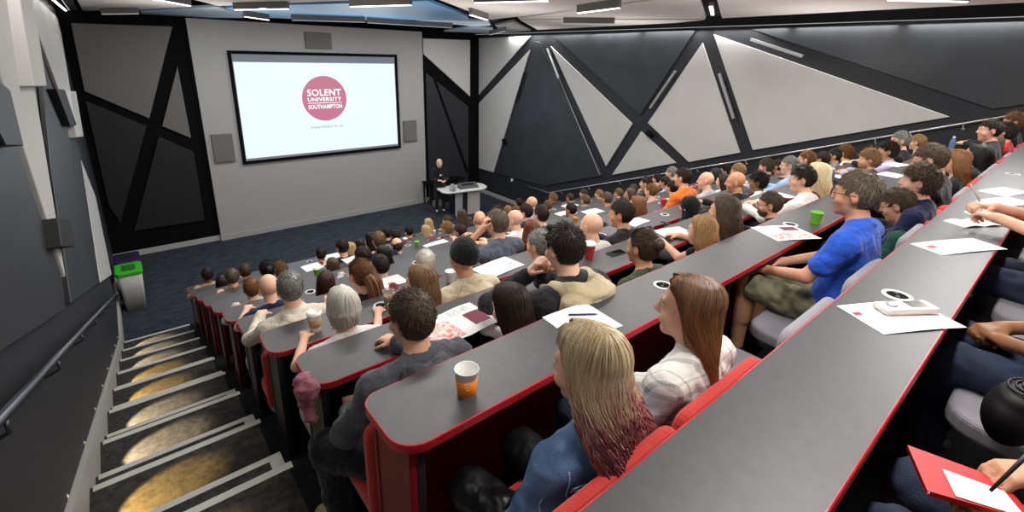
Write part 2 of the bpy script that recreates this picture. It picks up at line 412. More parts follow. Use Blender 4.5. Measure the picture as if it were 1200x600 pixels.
def hair_mesh(kind, seed=1):
    k = ('hair', kind)
    if k in MESHC: return MESHC[k]
    R = np.random.RandomState(seed * 17 + 5); h = .0065
    long_ = kind in ('long', 'wavy', 'bob', 'longbig', 'wavybig')
    L = {'long': .34, 'wavy': .32, 'bob': .075, 'longbig': .48, 'wavybig': .50}.get(kind, 0)
    S = SDF((-.17, -.26, -.50), (.17, .14, .18), h)
    er = ER.copy()
    if kind == 'curly': er = er + .004
    if long_: er = er + (.004, .002, .002)
    if kind == 'balding': er = er - .004
    S.ell(EC, er, .01)
    if kind == 'quiff': S.ell((0, .04, .105), (.060, .055, .030), .02)
    if kind in ('pony', 'bun'): pass
    def face(x, y, z):
        # keep behind the hairline
        lim = np.where(z > .045, .085 - (z - .045) * .3, np.where(z > -.02, .018 + (z + .02) * .55, -.02)) if not long_ else np.interp(z, [-.3, -.1, 0, .05, .085, .105, .12], [-.07, -.02, .004, .024, .056, .08, .1]).astype(np.float32)
        d1 = y - lim
        d2 = (-.075 - z) if not long_ else (-.5 - z)
        return np.maximum(d1 + 0 * x, d2 + 0 * x + 0 * y) * .8
    S.cut(face)
    if kind == 'balding': S.cut(lambda x, y, z: np.maximum(z - .055 - np.clip(-y - .02, 0, .1) * .45, 0 * x) * 1.0 + (z - .055 - np.clip(-y - .02, 0, .1) * .45) + 0 * x)
    if not long_:
        for s in (-1, 1): S.ell((s * .085, .005, -.012), (.03, .026, .036), .01, sub=True)
    if kind == 'bun': S.ell((0, -.115, .055), (.042, .040, .042), .012)
    if kind == 'pony':
        S.cap((0, -.105, .02), (.01, -.15, -.02), .022, .028, .015); S.cap((.01, -.15, -.02), (.015, -.165, -.13), .028, .022, .015); S.cap((.015, -.165, -.13), (.01, -.16, -.22), .022, .010, .01)
    if long_:
        wd = {'bob': .088, 'long': .095, 'wavy': .108, 'longbig': .10, 'wavybig': .118}[kind]
        zz = np.linspace(-.035, -L, 9)
        for i, z in enumerate(zz):
            t = i / 8; yb = -.035 - (.075 * min(1, max(0, -z) / .2)); rx = wd * (1 - .25 * t * t); ry = .075 * (1 - .45 * t) if kind != 'bob' else .082
            if kind == 'bob': yb = -.022; rx = wd * (1 - .1 * t)
            S.ell((0, yb + .014, z), (rx * .80, ry * .80, .05), .012)
        S.cut(lambda x, y, z: np.where(z < -.02, y - (-.012 - np.clip(-.02 - z, 0, .2) * .42), -1) * .9 + 0 * x if kind != 'bob' else np.where(z < .03, y - .012, -1) + 0 * x)
        if kind == 'bob':
            S.cut(lambda x, y, z: (-.085 - z) + 0 * x + 0 * y)
    if kind == 'curly': S.displace(.022, 46, 3); S.displace(.012, 90, 9)
    else: S.displace(.005, 75, 2, 1.5, 1.5, .2)
    me = S.build('hair')
    # locks
    if long_:
        N = {'bob': 900, 'long': 1100, 'wavy': 1100, 'longbig': 3000, 'wavybig': 2600}[kind]; M_ = 14 if 'big' not in kind else 20
        UP = np.zeros((N, 3)); lines = np.zeros((N, M_, 3)); wave = .016 if 'wavy' in kind else .004
        for i in range(N):
            a = R.uniform(PI * .66, PI * 2.34)          # azimuth, 90deg = face
            if kind == 'bob': a = R.uniform(PI * .72, PI * 2.28)
            UP[i] = (-math.sin(a), math.cos(a), 0)
            y0 = R.uniform(-.045, .055); zb = -L * R.uniform(.82, 1.06)
            front = max(0, math.sin(a)); lim = .9 if front < .6 else .45
            th0 = .015 + .05 * R.rand(); rr = 1.055 + .05 * R.rand(); ph = R.uniform(0, 6.28); fq = R.uniform(38, 50)
            tt = np.linspace(0, 1, M_); xs = []; nd = max(4, int(M_ * (.45 if L < .2 else .3)))
            p = None; wdt = {'bob': 1.06, 'long': 1.12, 'wavy': 1.26, 'longbig': 1.2, 'wavybig': 1.5}[kind]
            for j in range(M_):
                if j < nd:
                    th = th0 + (PI * .5 - th0) * j / (nd - 1)
                    q = EC + ER * rr * np.array((math.cos(a) * math.sin(th), math.sin(a) * math.sin(th), math.cos(th)))
                    q[1] += y0 * (1 - j / (nd - 1)) * .9; q[2] -= abs(y0 * (1 - j / (nd - 1))) ** 2 * 3.2
                    side = q.copy()
                else:
                    t = (j - nd + 1) / (M_ - nd); z = side[2] + (zb - side[2]) * t; s = min(1, max(0, -z) / .2)
                    yb = side[1] * (1 - s) + s * (-.115 - .035 * math.cos(a * 2) * .5 - .03 * R.rand() * 0 + (side[1]) * .28) if kind != 'bob' else side[1] * (1 - .25 * t) - .004
                    x = side[0] * (1 + (wdt - 1) * min(1, t * 2.2) - (wdt - .8) * t ** 3) if kind != 'bob' else side[0] * (1.08 - .25 * t)
                    q = np.array((x, yb, z)) + wave * np.array((math.sin(ph + z * fq), math.cos(ph * 1.3 + z * fq), 0)) * min(1, t * 3)
                lines[i, j] = q
        # hair round the face stays off the face
        yl = np.interp(lines[:, :, 2], [-.3, -.1, 0, .05, .085, .105, .12], [-.06, -.012, .012, .034, .066, .088, .1]) - .006 * R.rand(N, 1)
        lines[:, :, 1] = np.minimum(lines[:, :, 1], yl)
        rad = (.0042 if 'big' not in kind else .0032) * (1 - .75 * np.linspace(0, 1, M_)[None] ** 2) * R.uniform(.6, 1.1, (N, 1))
    else:
        N, M_ = {'short': 2600, 'quiff': 2800, 'curly': 2600, 'balding': 1500, 'pony': 1500, 'bun': 1500}[kind], 4
        P0 = []
        while len(P0) < N:
            v = R.normal(size=3); v /= np.linalg.norm(v); p = EC + er * v * .99
            if not hairline(p): continue
            if kind == 'balding' and p[2] > .05 + max(0, -p[1] - .02) * .45: continue
            P0.append(p)
        P0 = np.array(P0); nn = (P0 - EC) / er ** 2; nn /= np.linalg.norm(nn, axis=1, keepdims=True)
        crown = np.array((.012, -.065, .11))
        fl = P0 - crown; 
        if kind in ('pony', 'bun'): fl = np.array((0, -.13, .04)) - P0
        if kind == 'quiff': fl = fl + np.array((.03, .02, 0)) * (P0[:, 2:3] > .08)
        fl -= nn * (fl * nn).sum(1, keepdims=True); fl /= np.linalg.norm(fl, axis=1, keepdims=True) + 1e-6
        fl += R.normal(size=fl.shape) * (.22 if kind not in ('pony', 'bun') else .05) * (3.0 if kind == 'curly' else 1)
        Ln = R.uniform(.014, .030, (N, 1)) * {'short': .72, 'quiff': 1.05, 'curly': .75, 'balding': .7, 'pony': 2.2, 'bun': 2.2}[kind]
        if kind in ('short', 'quiff'): Ln = Ln * np.clip(.55 + (P0[:, 2:3] + .02) * 6, .40, 1.1)
        lift = (.20 if kind != 'curly' else .35) if kind not in ('pony', 'bun') else .03
        lines = np.stack([P0 + fl * Ln * t + nn * (Ln * lift * math.sin(t * 2.2) + .001) for t in np.linspace(0, 1, M_)], 1)
        if kind == 'curly': lines += R.normal(size=lines.shape) * .004
        rad = np.linspace(1, .25, M_)[None] * R.uniform(.0016, .0032, (N, 1)) * (1.5 if kind == 'curly' else 1)
        if kind == 'pony':
            n2 = 260; l2 = np.zeros((n2, 4, 3)); u = R.normal(size=(n2, 2)) * .016
            for j, c in enumerate(((0, -.11, .02), (.01, -.155, -.03), (.015, -.168, -.14), (.01, -.16, -.26))):
                l2[:, j, 0] = c[0] + u[:, 0] * (1, 1.5, 1.5, 1.0)[j]; l2[:, j, 1] = c[1] + u[:, 1] * (1, 1.2, 1.2, .9)[j]; l2[:, j, 2] = c[2] + R.normal(size=n2) * (0, .004, .008, .02)[j]
            lines = np.concatenate([lines, l2]); rad = np.concatenate([rad, np.full((n2, 4), .0035)])
    V2, F2 = locks(lines, rad * np.ones((len(lines), lines.shape[1])), ups=UP if long_ else None)
    MESHC[k] = merge('hair', me, V2, F2); return MESHC[k]
def cap_mesh(kind):
    k = ('cap', kind)
    if k in MESHC: return MESHC[k]
    if kind == 'beanie':
        S = SDF((-.13, -.16, -.08), (.13, .14, .18), .006)
        S.ell((0, -.016, .030), (.089, .112, .118), .01)
        S.cut(lambda x, y, z: (.012 + y * .18 - z) * .98 + 0 * x)
        m = np.abs(S.D) < .03; i, j, q = np.nonzero(m); a = np.arctan2(S.ax[1][j] + .016, S.ax[0][i]); S.D[i, j, q] += .0014 * np.sin(a * 60)
        S.cap((-.0, -.016, .03), (0, -.016, .031), .01)
        MESHC[k] = S.build('beanie')
    elif kind == 'headscarf':
        S = SDF((-.17, -.20, -.30), (.17, .14, .18), .007)
        S.ell((0, -.016, .030), (.090, .112, .112), .02); S.ell((0, -.03, -.08), (.082, .085, .09), .05); S.ell((0, -.02, -.19), (.13, .10, .075), .04)
        S.ell((0, .115, -.005), (.058, .06, .088), .015, sub=True)
        S.displace(.012, 22, 4, 1, 1, .7); MESHC[k] = S.build('headscarf')
    elif kind == 'beard':
        S = SDF((-.1, -.05, -.17), (.1, .14, .04), .005)
        S.ell((0, .036, -.062), (.059, .062, .063), .02); S.ell((0, .10, -.035), (.028, .02, .012), .008)
        S.ell((0, .10, .0), (.05, .05, .043), .012, sub=True); S.ell((0, .104, -.058), (.02, .02, .007), .004, sub=True)
        S.cut(lambda x, y, z: np.maximum(z + .004 - np.clip(.02 - y, 0, .05) * .4, -.0 - y) + 0 * x)
        S.displace(.006, 130, 3); MESHC[k] = S.build('beard')
    elif kind == 'glasses':
        b = MB()
        for s in (-1, 1):
            pts = [(s * .032 + .024 * math.cos(t) * (1), .104 + .0 * math.sin(t), .002 + .017 * math.sin(t)) for t in np.linspace(0, 2 * PI, 17)]
            b.tube(pts, .0018, 5, False); b.tube([(s * .056, .103, .006), (s * .076, .06, .008), (s * .080, .0, .006), (s * .078, -.02, -.008)], .0018, 5)
        b.tube([(-.009, .106, .004), (0, .110, .006), (.009, .106, .004)], .0018, 5); MESHC[k] = b.mesh('glasses', True)
    elif kind == 'eyes':
        b = MB()
        for s in (-1, 1):
            prof = [(.0001, -.0118)] + [(.0118 * math.sin(t), -.0118 * math.cos(t)) for t in np.linspace(.2, PI - .2, 9)] + [(.0001, .0118)]
            b.lathe([(r, z) for r, z in prof], (s * .031, .0775, .003), 14)
            n0 = len(b.V); b.tube([(s * .030, .0870, .003), (s * .030, .0894, .003)], .0048, 12, True, 1)
        MESHC[k] = b.mesh('eyes', True)
    elif kind == 'brows':
        b = MB()
        for s in (-1, 1): b.tube([(s * .014, .091, .023), (s * .030, .090, .028), (s * .046, .080, .024)], [.003, .0035, .002], 6)
        MESHC[k] = b.mesh('eyebrows', True)
    return MESHC[k]
SKIN = {1: ('E3B295', 'D9A081'), 2: ('D39C7C', 'C48B6C'), 3: ('9A6A4A', '875A3E'), 4: ('6B4530', '5C3A28'), 5: ('ECC0A6', 'E0A88C')}
def skin(i): return mat('skin_%d' % i, SKIN[i][0], .48, col2=SKIN[i][1], nscale=9, bump=.12, bscale=180, spec=.4)
HAIRC = {'bk': ('0B0A0A', '1C1917'), 'dk': ('1A1310', '33251C'), 'dr': ('26110C', '45241A'), 'br': ('352820', '62503E'), 'lb': ('5B432E', '8B6B49'), 'bl': ('9B7C50', 'D8BE8D'),
         'pb': ('C2A878', 'F0E2BF'), 'gi': ('5C381F', '8F6238'), 'au': ('4A2414', '7E4526'), 'gr': ('5A5854', '9D9A94'), 'wh': ('ABA599', 'E4DFD3'), 'gb': ('40362C', '786A5A'), 'hb': ('7A5A38', 'B48C5C')}
def hairm(c, dirn=(1, 1, .12)):
    nm = 'hair_' + c
    if nm in MC: return MC[nm]
    m = bpy.data.materials.new(nm); m.use_nodes = True; nt = m.node_tree; b = nt.nodes['Principled BSDF']; b.inputs['Roughness'].default_value = .45; b.inputs['Specular IOR Level'].default_value = .4
    g = nt.nodes.new('ShaderNodeNewGeometry'); r = nt.nodes.new('ShaderNodeValToRGB'); r.color_ramp.elements[0].color = lin(HAIRC[c][0]); r.color_ramp.elements[1].color = lin(HAIRC[c][1])
    nt.links.new(g.outputs['Random Per Island'], r.inputs[0]); nt.links.new(r.outputs[0], b.inputs['Base Color']); MC[nm] = m; return m
def cloth(name, c1, c2=None, rough=.85, sheen=.15): return mat('cloth_' + name, c1, rough, col2=c2 or c1, nscale=14, bump=.55, bscale=34, spec=.2, sheen=sheen, bdist=.02, bdet=7)
POSES = {
    'desk': pose(), 'deskL': pose(yaw=28, pitch=-2), 'deskR': pose(yaw=-24), 'deskF': pose(pitch=-16, yaw=8, head=(0, .055, 1.165)),
    'lap': pose(yaw=14, el=((-.265, .08, .72), (.265, .08, .72)), wr=((-.09, .28, .66), (.09, .28, .66)), hd=((.7, .8, -.2), (-.7, .8, -.2)), curl=.6),
    'lapR': pose(yaw=-12, roll=4, el=((-.265, .08, .72), (.265, .08, .72)), wr=((-.09, .28, .66), (.09, .28, .66)), hd=((.7, .8, -.2), (-.7, .8, -.2)), curl=.6),
    'lapL': pose(yaw=46, el=((-.265, .08, .72), (.265, .08, .72)), wr=((-.09, .28, .66), (.09, .28, .66)), hd=((.7, .8, -.2), (-.7, .8, -.2)), curl=.6),
    'chin': pose(yaw=12, pitch=-6, el=((-.24, .22, .82), (.20, .27, .82)), wr=((-.13, .43, .835), (.055, .155, 1.035)), hd=((.35, 1, -.1), (-.25, -.2, .9)), hn=((0, 0, 1), (.3, .9, .2)), curl=.8),
}
ARMKEY = {'deskL': 'desk', 'deskR': 'desk', 'lapR': 'lap', 'lapL': 'lap'}
def person(x, y, z, s, ps, label, hair='short', hc='br', top=None, sleeve='long', legs=None, sk=1, extras=(), P=None, rz=0, hood=None, collar=False, lk='long', group=None, loose=.014, shoes=None, hscale=1, h=.0085, hm=None, hem=.5, fold=.016):
    P = P or POSES[ps]; ak = ARMKEY.get(ps, ps)
    t = thing('person', label, 'person', (x, y, z), rz, group); t.scale = (s, s, s)
    obj('body', body_mesh(P, ps, h), None, t); b = t.children[0] if len(t.children) else None
    b = [o for o in C.objects if o.parent == t][0] if b is None else b
    if not b.data.materials: b.data.materials.append(skin(1))
    omat(b, skin(sk))
    def part(nm, me, m_, T=None, label_=None):
        o = bpy.data.objects.new(nm, me); C.objects.link(o); o.parent = t
        ms = m_ if isinstance(m_, (list, tuple)) else [m_]
        while len(me.materials) < len(ms): me.materials.append(ms[len(me.materials)])
        for i, q in enumerate(ms): o.material_slots[i].link = 'OBJECT'; o.material_slots[i].material = q
        if T is not None: o.matrix_local = Matrix(T.tolist())
        if label_: o['label'] = label_
        return o
    T = hmat(P['head'], P['yaw'], P['pitch'], P['roll'])
    if hair in ('beanie', 'headscarf'): part(hair, cap_mesh(hair), top_m(hc), T)
    elif hair and hair != 'bald':
        T2 = T.copy(); T2[:3, :3] *= hscale; part('hair', hair_mesh(hair), hm or hairm(hc), T2)
    part('top', top_mesh(P, ak, sleeve, loose, hood=False, collar=collar, hem=hem, fold=fold), top_m(top), None)
    part('trousers' if lk == 'long' else 'shorts', legs_mesh(P, 'sit' if P['kn'] == BASE['kn'] and P['w'] == 1 else ps, lk), legs or cloth('black_trousers', '15151A', '1E1E24'))
    for sd in (0, 1): part('shoe', shoe_mesh(P, 'sit' if P['an'] == BASE['an'] else ps, sd), shoes or mat('shoe_dark', '17171A', .5))
    if hood: part('hood', hood_mesh(P, ak if P['lean'] == (0, 0) else ps), hood)
    for e in extras:
        if e == 'glasses': part('glasses', cap_mesh('glasses'), mat('glasses_frame', '111111', .25), T)
        if e == 'beard': part('beard', cap_mesh('beard'), hairm(hc), T)
        if e == 'face': part('eyes', cap_mesh('eyes'), [mat('eye_white', 'E6E0D8', .2), mat('iris', '30231A', .15)], T); part('eyebrows', cap_mesh('brows'), hairm(hc if hc in HAIRC else 'dk'), T)
    return t
def top_m(c):
    if not isinstance(c, str): return c
    return cloth(c, *TOPC[c]) if c in TOPC else cloth(c, c)
TOPC = {'black': ('101013', '18181C'), 'dark': ('1B1B20', '2A2A30'), 'navy': ('161C3A', '202850'), 'tan': ('A08C6C', 'B8A584'), 'olive': ('5A4C30', '6E5E3E'), 'green': ('2C3626', '3E4A34'),
        'cream': ('CFC4B2', 'E2D9CA'), 'white': ('DAD7D2', 'F2F0EC'), 'slate': ('4A505E', '5E6574'), 'grey': ('6C6C70', '8A8A8E'), 'lgrey': ('A4A4A6', 'BEBEC0'), 'lblue': ('8FB0DA', 'A9C4E6'), 'blue': ('2E4C9E', '3A5CB4'),
        'orange': ('E06A1E', 'F07E30'), 'burg': ('4C1624', '661E30'), 'lilac': ('A8A0C4', 'C6BEDC'), 'red': ('A01C22', 'BC2A2E'), 'teal': ('1C4A48', '26605C'), 'brown': ('4A3426', '5E4432'), 'pink': ('C48A92', 'D8A2A8'), 'charcoal': ('35353B', '45454C')}
# ------------------------------------------------------------------ the room
M_carpet = mat('carpet', '2E2D2D', .95, col2='454442', nscale=26, bump=.5, bscale=300, spec=.1)
M_floor = mat('front_carpet', '262A31', .95, col2='3B4048', nscale=3.5, stretch=(1, 3, 1), bump=.5, bscale=200, spec=.1, detail=8)
M_wallD = mat('wall_charcoal', '26282D', .55, spec=.35)
M_black = mat('black_fabric', '070708', .85, spec=.12)
M_panD = mat('panel_charcoal', '2B2D31', .46, col2='33363B', nscale=2, spec=.4)
M_panD2 = mat('panel_dark', '0D0E10', .6)
M_panW = mat('panel_light', 'B9B7B4', .6, col2='BEBCB9', nscale=1.5)
M_wallG = mat('wall_grey_paint', 'A09E9B', .7, bump=.05, bscale=80)
M_panG = mat('panel_grey', '62605E', .65)
M_skirt = mat('skirting_paint', 'A8A6A2', .5)
M_nose = mat('nosing', 'BDBBB4', .5, bump=.3, bscale=200)
M_ceilP = mat('ceiling_panel', 'CCC6C2', .75)
M_ceilB = mat('ceiling_blue_panel', '5590BE', .4)
M_ceilC = mat('ceiling_pale_blue', 'A9BCCB', .6)
M_ceilD = mat('ceiling_void', '0C0C0E', .9)
M_alu = mat('aluminium', 'B4B4B4', .35, .8)
M_alud = mat('dark_metal', '3A3A3E', .4, .6)
M_desk = mat('desk_laminate', '3F3E40', .44, col2='454446', nscale=30, bump=.04, bscale=300, spec=.5)
M_red = mat('desk_red_edge', 'B01826', .35)
M_redp = mat('desk_red_panel', '7A101C', .45)
M_dkp = mat('desk_dark_panel', '18181B', .5)
M_seatR = mat('seat_red_fabric', 'B8241C', .8, bump=.3, bscale=250, sheen=.2)
M_seatG = mat('seat_grey_fabric', '88848C', .8, bump=.3, bscale=250, sheen=.2)
M_plast = mat('seat_plastic', '2A2A2C', .5)
M_white = mat('white_plastic', 'D8D8D6', .4)
M_paper = mat('paper', 'EDECEA', .7)
M_ink = mat('ink_red', 'D8705C', .7, col2='EDECEA', nscale=40)
M_maroon = mat('ink_maroon', '7A2540', .7)
def box_obj(name, a, b, m, parent=None, bw=0):
    q = MB(); q.box(a, b); o = obj(name, q.mesh(name), m, parent)
    if bw: bevel(o, bw)
    return o
CZ = 5.45
fl = MB()
fl.box((XL, rows(9)[0] + .5, -.2), (XR, YF, 0), 1)
for k in range(-1, 10):
    y, z = rows(k); z -= DH; y1 = y + .5 if k >= 0 else rows(0)[0] - .35; y0 = (rows(k - 1)[0] + .5) if k > 0 else (rows(0)[0] - .35 if k == 0 else -.7)
    if k == 1: y0 = rows(0)[0] + .5
    fl.box((XL, y0, -.2), (.43, y1, z), 0); fl.box((.43, y0, -.2), (9.38, y1, z), 2); fl.box((9.38, y0, -.2), (XR, y1, z), 0)
    if k < 9:
        for xa, xb in ((XL, .45), (9.36, XR)):
            fl.box((xa, y1, -.2), (xb, y1 + .28, z - .15), 0)
fl.box((XL, -5, -.2), (XR, -.7, 3.42), 0)
struct(obj('floor', fl.mesh('floor'), [M_carpet, M_floor, mat('carpet_shaded', '161617', .95, col2='202022', nscale=26, bump=.4, bscale=300, spec=.1)]))  # third material: same carpet under the seating, shade put into its colour
struct(box_obj('wall_left', (XL - .2, -5, -.2), (XL, YF, 5.8), M_wallD))
struct(box_obj('wall_right', (XR, -5, -.2), (XR + .2, YF, 5.8), M_wallD))
struct(box_obj('wall_front', (XL - .2, YF, -.2), (XR + .2, YF + .2, 5.8), M_black))
struct(box_obj('wall_back', (XL - .2, -5.2, -.2), (XR + .2, -5, 5.8), M_wallG))
struct(box_obj('ceiling', (XL - .2, -5.2, 5.62), (XR + .2, YF + .2, 5.8), M_ceilD))
# front wall centre section, a shallow projection
struct(box_obj('trim_1', (1.68, YF - .10, 0), (7.74, YF, 5.42), M_wallG))
struct(box_obj('baseboard_front', (1.67, YF - .125, 0), (7.75, YF - .10, .14), M_wallG))
struct(box_obj('baseboard_front_corner', (XL, YF - .03, 0), (1.67, YF, .13), M_skirt))
struct(box_obj('baseboard_front_far', (7.76, YF - .03, 0), (XR, YF, .13), M_skirt))
struct(box_obj('baseboard_right', (XR - .03, rows(9)[0] + .5, 0), (XR, YF - .03, .13), M_skirt))
# nosings
n = 1
for k in range(-1, 10):
    y, z = rows(k); z -= DH; y1 = y + .5 if k >= 0 else rows(0)[0] - .35
    for xa, xb in ((XL + .05, .45), (9.40, XR - .05)):
        q = MB(); q.box((xa, y1 - .044, z - .02), (xb, y1 + .004, z + .004))
        if k < 9:
            q.box((xa, y1 + .28 - .040, z - .17), (xb, y1 + .284, z - .146))
            q.box((xb - .07 if xa < 1 else xa, y1 + .004, z - .16), (xb if xa < 1 else xa + .07, y1 + .28, z - .1462))
        n += 1; struct(obj('trim_%d' % n, q.mesh('nosing'), M_nose))
# stair skirting board on the left wall, with its sloping top
def zs(y): return 2.86 - .01 - (y - 1.545) * (.3 / .85)
q = MB(); pts = [(XL, -.6, zs(-.6) + .16), (XL, 9.15, zs(9.15) + .10), (XL, YF, .12), (XL, YF, -.1), (XL, 8.6, -.1), (XL, -.6, zs(-.6) - .5)]
q.prism(pts, (.035, 0, 0)); struct(obj('baseboard_left', q.mesh('baseboard_left'), M_skirt))
# ---- wall and ceiling panels, each traced on its own wall plane and given thickness
def panel(name, label, pts, axis, val, th, m, cat='wall panel', group=None, parent=None):
    if axis != 2: th *= .9
    off = [0, 0, 0]; off[axis] = th; P = [on(axis, val, u, v) for u, v in pts]; q = MB(); q.prism(P, off)
    o = obj(name, q.mesh(name), m, parent); bevel(o, .006, 1)
    if label: tag(o, label, cat, group)
    return o
xr, xl, yf = XR - .045, XL + .045, YF - .05
for lab, pts, m in [
    ('white triangular panel at the far end of the right wall under the ceiling', [(561, 45), (622, 42), (561, 111)], M_panW),
    ('tall white sliver shaped panel beside the front corner of right wall', [(561, 121), (621, 58), (578, 202), (561, 197)], M_panW),
    ('large charcoal panel with pale seam between two white right wall panels', [(627, 48), (633, 50), (706, 206), (637, 218), (581, 203)], M_panD),
    ('narrow white triangular panel left of the charcoal inverted triangle', [(645, 54), (741, 145), (710, 195)], M_panW),
    ('charcoal inverted triangle panel high on the right wall', [(650, 43), (816, 34), (750, 135)], M_panD),
    ('small low white triangle panel beneath the crossing dark bands', [(751, 154), (792, 191), (717, 205)], M_panW),
    ('white kite shaped panel in the middle of the right wall', [(823, 50), (867, 179), (807, 190), (759, 144)], M_panW),
    ('largest white panel stretching to a point above the audience', [(836, 40), (1113, 137), (882, 176)], M_panW),
    ('huge charcoal panel along the upper right of the right wall', [(880, 34), (1300, 12), (1300, 108), (1163, 128)], M_panD)]:
    panel('acoustic_panel', lab, pts, 0, xr, .045, m)
for lab, pts, m in [
    ('large pale panel nearest the camera on the left wall', [(-25, -60), (14, -60), (24, 0), (77, 325), (0, 85)], M_panW),
    ('pale upper left wall panel behind the white light bars', [(36, -14), (46, 0), (67, 20), (72, 40), (88, 140), (84, 147), (43, 33)], M_panW),
    ('slim white pointed panel by the recycling bin', [(95, 187), (112, 230), (131, 322), (118, 331)], M_panW),
    ('charcoal left wall panel between the two long white ones', [(46, 55), (60, 98), (93, 175), (117, 331), (84, 355), (60, 195)], M_panD),
    ('big charcoal left wall panel above the handrail', [(-40, 60), (0, 118), (73, 325), (77, 362), (-70, 460)], M_panD)]:
    panel('acoustic_panel', lab, pts, 0, xl, -.045, m)
for lab, pts, m in [
    ('grey four sided panel at the top left of the front wall', [(83, 27), (202, 31), (175, 139), (99, 107)], M_panG),
    ('small grey triangle panel left of the projection screen wall', [(208, 78), (224, 162), (190, 148)], M_panG),
    ('black panel low on the left of the front wall', [(186, 160), (227, 178), (240, 258), (157, 271)], M_panD2),
    ('narrow black panel beside the left front corner', [(100, 118), (172, 148), (141, 262), (127, 240)], M_panD2),
    ('pale panel at the top right of the front wall', [(496, 45), (551, 47), (551, 113), (496, 63)], M_panW),
    ('dark grey panel behind the lectern', [(499, 85), (549, 125), (549, 222), (524, 222), (503, 215)], mat('panel_door', '232428', .5))]:
    panel('acoustic_panel', lab, pts, 1, yf, .05, m)
panel('seam_strip', 'thin black diagonal strip on the dark panel behind lectern', [(505, 85), (508, 85), (549, 200), (547, 204)], 1, yf - .012, .012, M_black, 'strip')
# thin pale seam on the right wall
a, b = on(0, xr - .006, 655, 92), on(0, xr - .006, 703, 205); q = MB(); q.tube([a, b], .008, 6)
tag(obj('seam_strip', q.mesh('seam'), M_alu), 'thin pale metal seam down the large charcoal panel', 'strip')
for lab, pts, m in [
    ('warm white ceiling panel above the left front corner', [(82, -16), (97, 13), (165, 11), (223, 8)], M_ceilP),
    ('pale blue grey ceiling panel in front of screen wall, left', [(164, 13), (253, 8.5), (281, 16), (286, 21), (230, 21), (166, 18)], M_ceilC),
    ('warm white ceiling panel above the left of the audience', [(100, -32), (256, 7), (340, 3.5), (470, -2), (482, -11), (380, -48), (200, -60)], M_ceilP),
    ('blue tinted ceiling panel in front of the screen', [(264, 9.5), (340, 6), (500, 1), (548, 20), (549, 23), (430, 23.5), (340, 22), (290, 20)], M_ceilB),
    ('big warm white ceiling panel over the middle of the hall', [(400, -42), (512, -1), (575, 23), (604, 20), (755, 0), (812, -9), (790, -60)], M_ceilP),
    ('warm white triangular ceiling panel left of the dark slot', [(607, 22), (758, 1.5), (815, -7), (820, 0), (827, 22)], M_ceilP),
    ('narrow warm white ceiling panel along the right wall', [(609, 23.5), (826, 23.5), (790, 27), (630, 35)], M_ceilP),
    ('large warm white ceiling panel over the right of the hall', [(846, 21.5), (840, 0), (825, -50), (1300, -50), (1300, -4), (1200, 3), (900, 18.5)], M_ceilP),
    ('pale blue ceiling panel over the lectern', [(484, 24), (572, 24.5), (575, 30), (556, 31)], M_ceilC),
    ('pale blue ceiling panel over the far right corner', [(520, 37), (548, 32.5), (578, 34), (574, 39)], M_ceilC),
    ('grey ceiling panel above the far end of right wall', [(580, 30), (602, 25), (622, 36), (590, 38.5)], M_panG)]:
    panel('ceiling_panel', lab, pts, 2, CZ, .05, m, 'ceiling panel')
# coves along both side walls
for nm, x0, x1, lx in (('right', XR - .34, XR - .20, XR - .215), ('left', XL + .20, XL + .34, XL + .215)):
    n += 1; struct(box_obj('trim_%d' % n, (x0, -4.9, 5.44), (x1, YF - .1, 5.62), M_ceilD))
    q = MB(); q.box((lx - .006, -4.9, 5.432), (lx + .006, YF - .1, 5.44)); tag(obj('cove_light_strip', q.mesh('cove'), emat('cove_glow', 'E8ECF0', .6)), 'thin glowing light line where the ceiling meets the %s wall' % nm, 'light')
# ---- linear lights
M_led = emat('led_white', 'FFF8EE', 5); M_ledd = emat('led_dim', 'E0E4E8', .55)
def area(loc, rot, sx, sy, e, col=(1, .95, .88), name='lamp', spread=PI):
    L = bpy.data.lights.new(name, 'AREA'); L.shape = 'RECTANGLE'; L.size = sx; L.size_y = sy; L.energy = e; L.color = col; L.spread = spread
    o = bpy.data.objects.new(name, L); C.objects.link(o); o.location = loc; o.rotation_euler = rot; return o
def bar_light(p0, p1, label, wid=.05, hgt=.12, m=M_led, e=0, body=mat('light_housing', '5E5C5B', .5), group=None):
    p0 = np.array(p0); p1 = np.array(p1); d = p1 - p0; L = np.linalg.norm(d); c = (p0 + p1) / 2
    t = thing('linear_light', label, 'light', tuple(c + (0, 0, 0)), math.atan2(d[1], d[0]), group)
    o = box_obj('housing', (-L / 2, -wid / 2, .010), (L / 2, wid / 2, hgt), body, t, .003)
    box_obj('diffuser', (-L / 2 + .01, -wid / 2 + .008, 0), (L / 2 - .01, wid / 2 - .008, .0125), m, t)
    if e: area(tuple(c - (0, 0, .02)), (0, 0, math.atan2(d[1], d[0])), L, wid, e)
    return t
ZL = 5.34
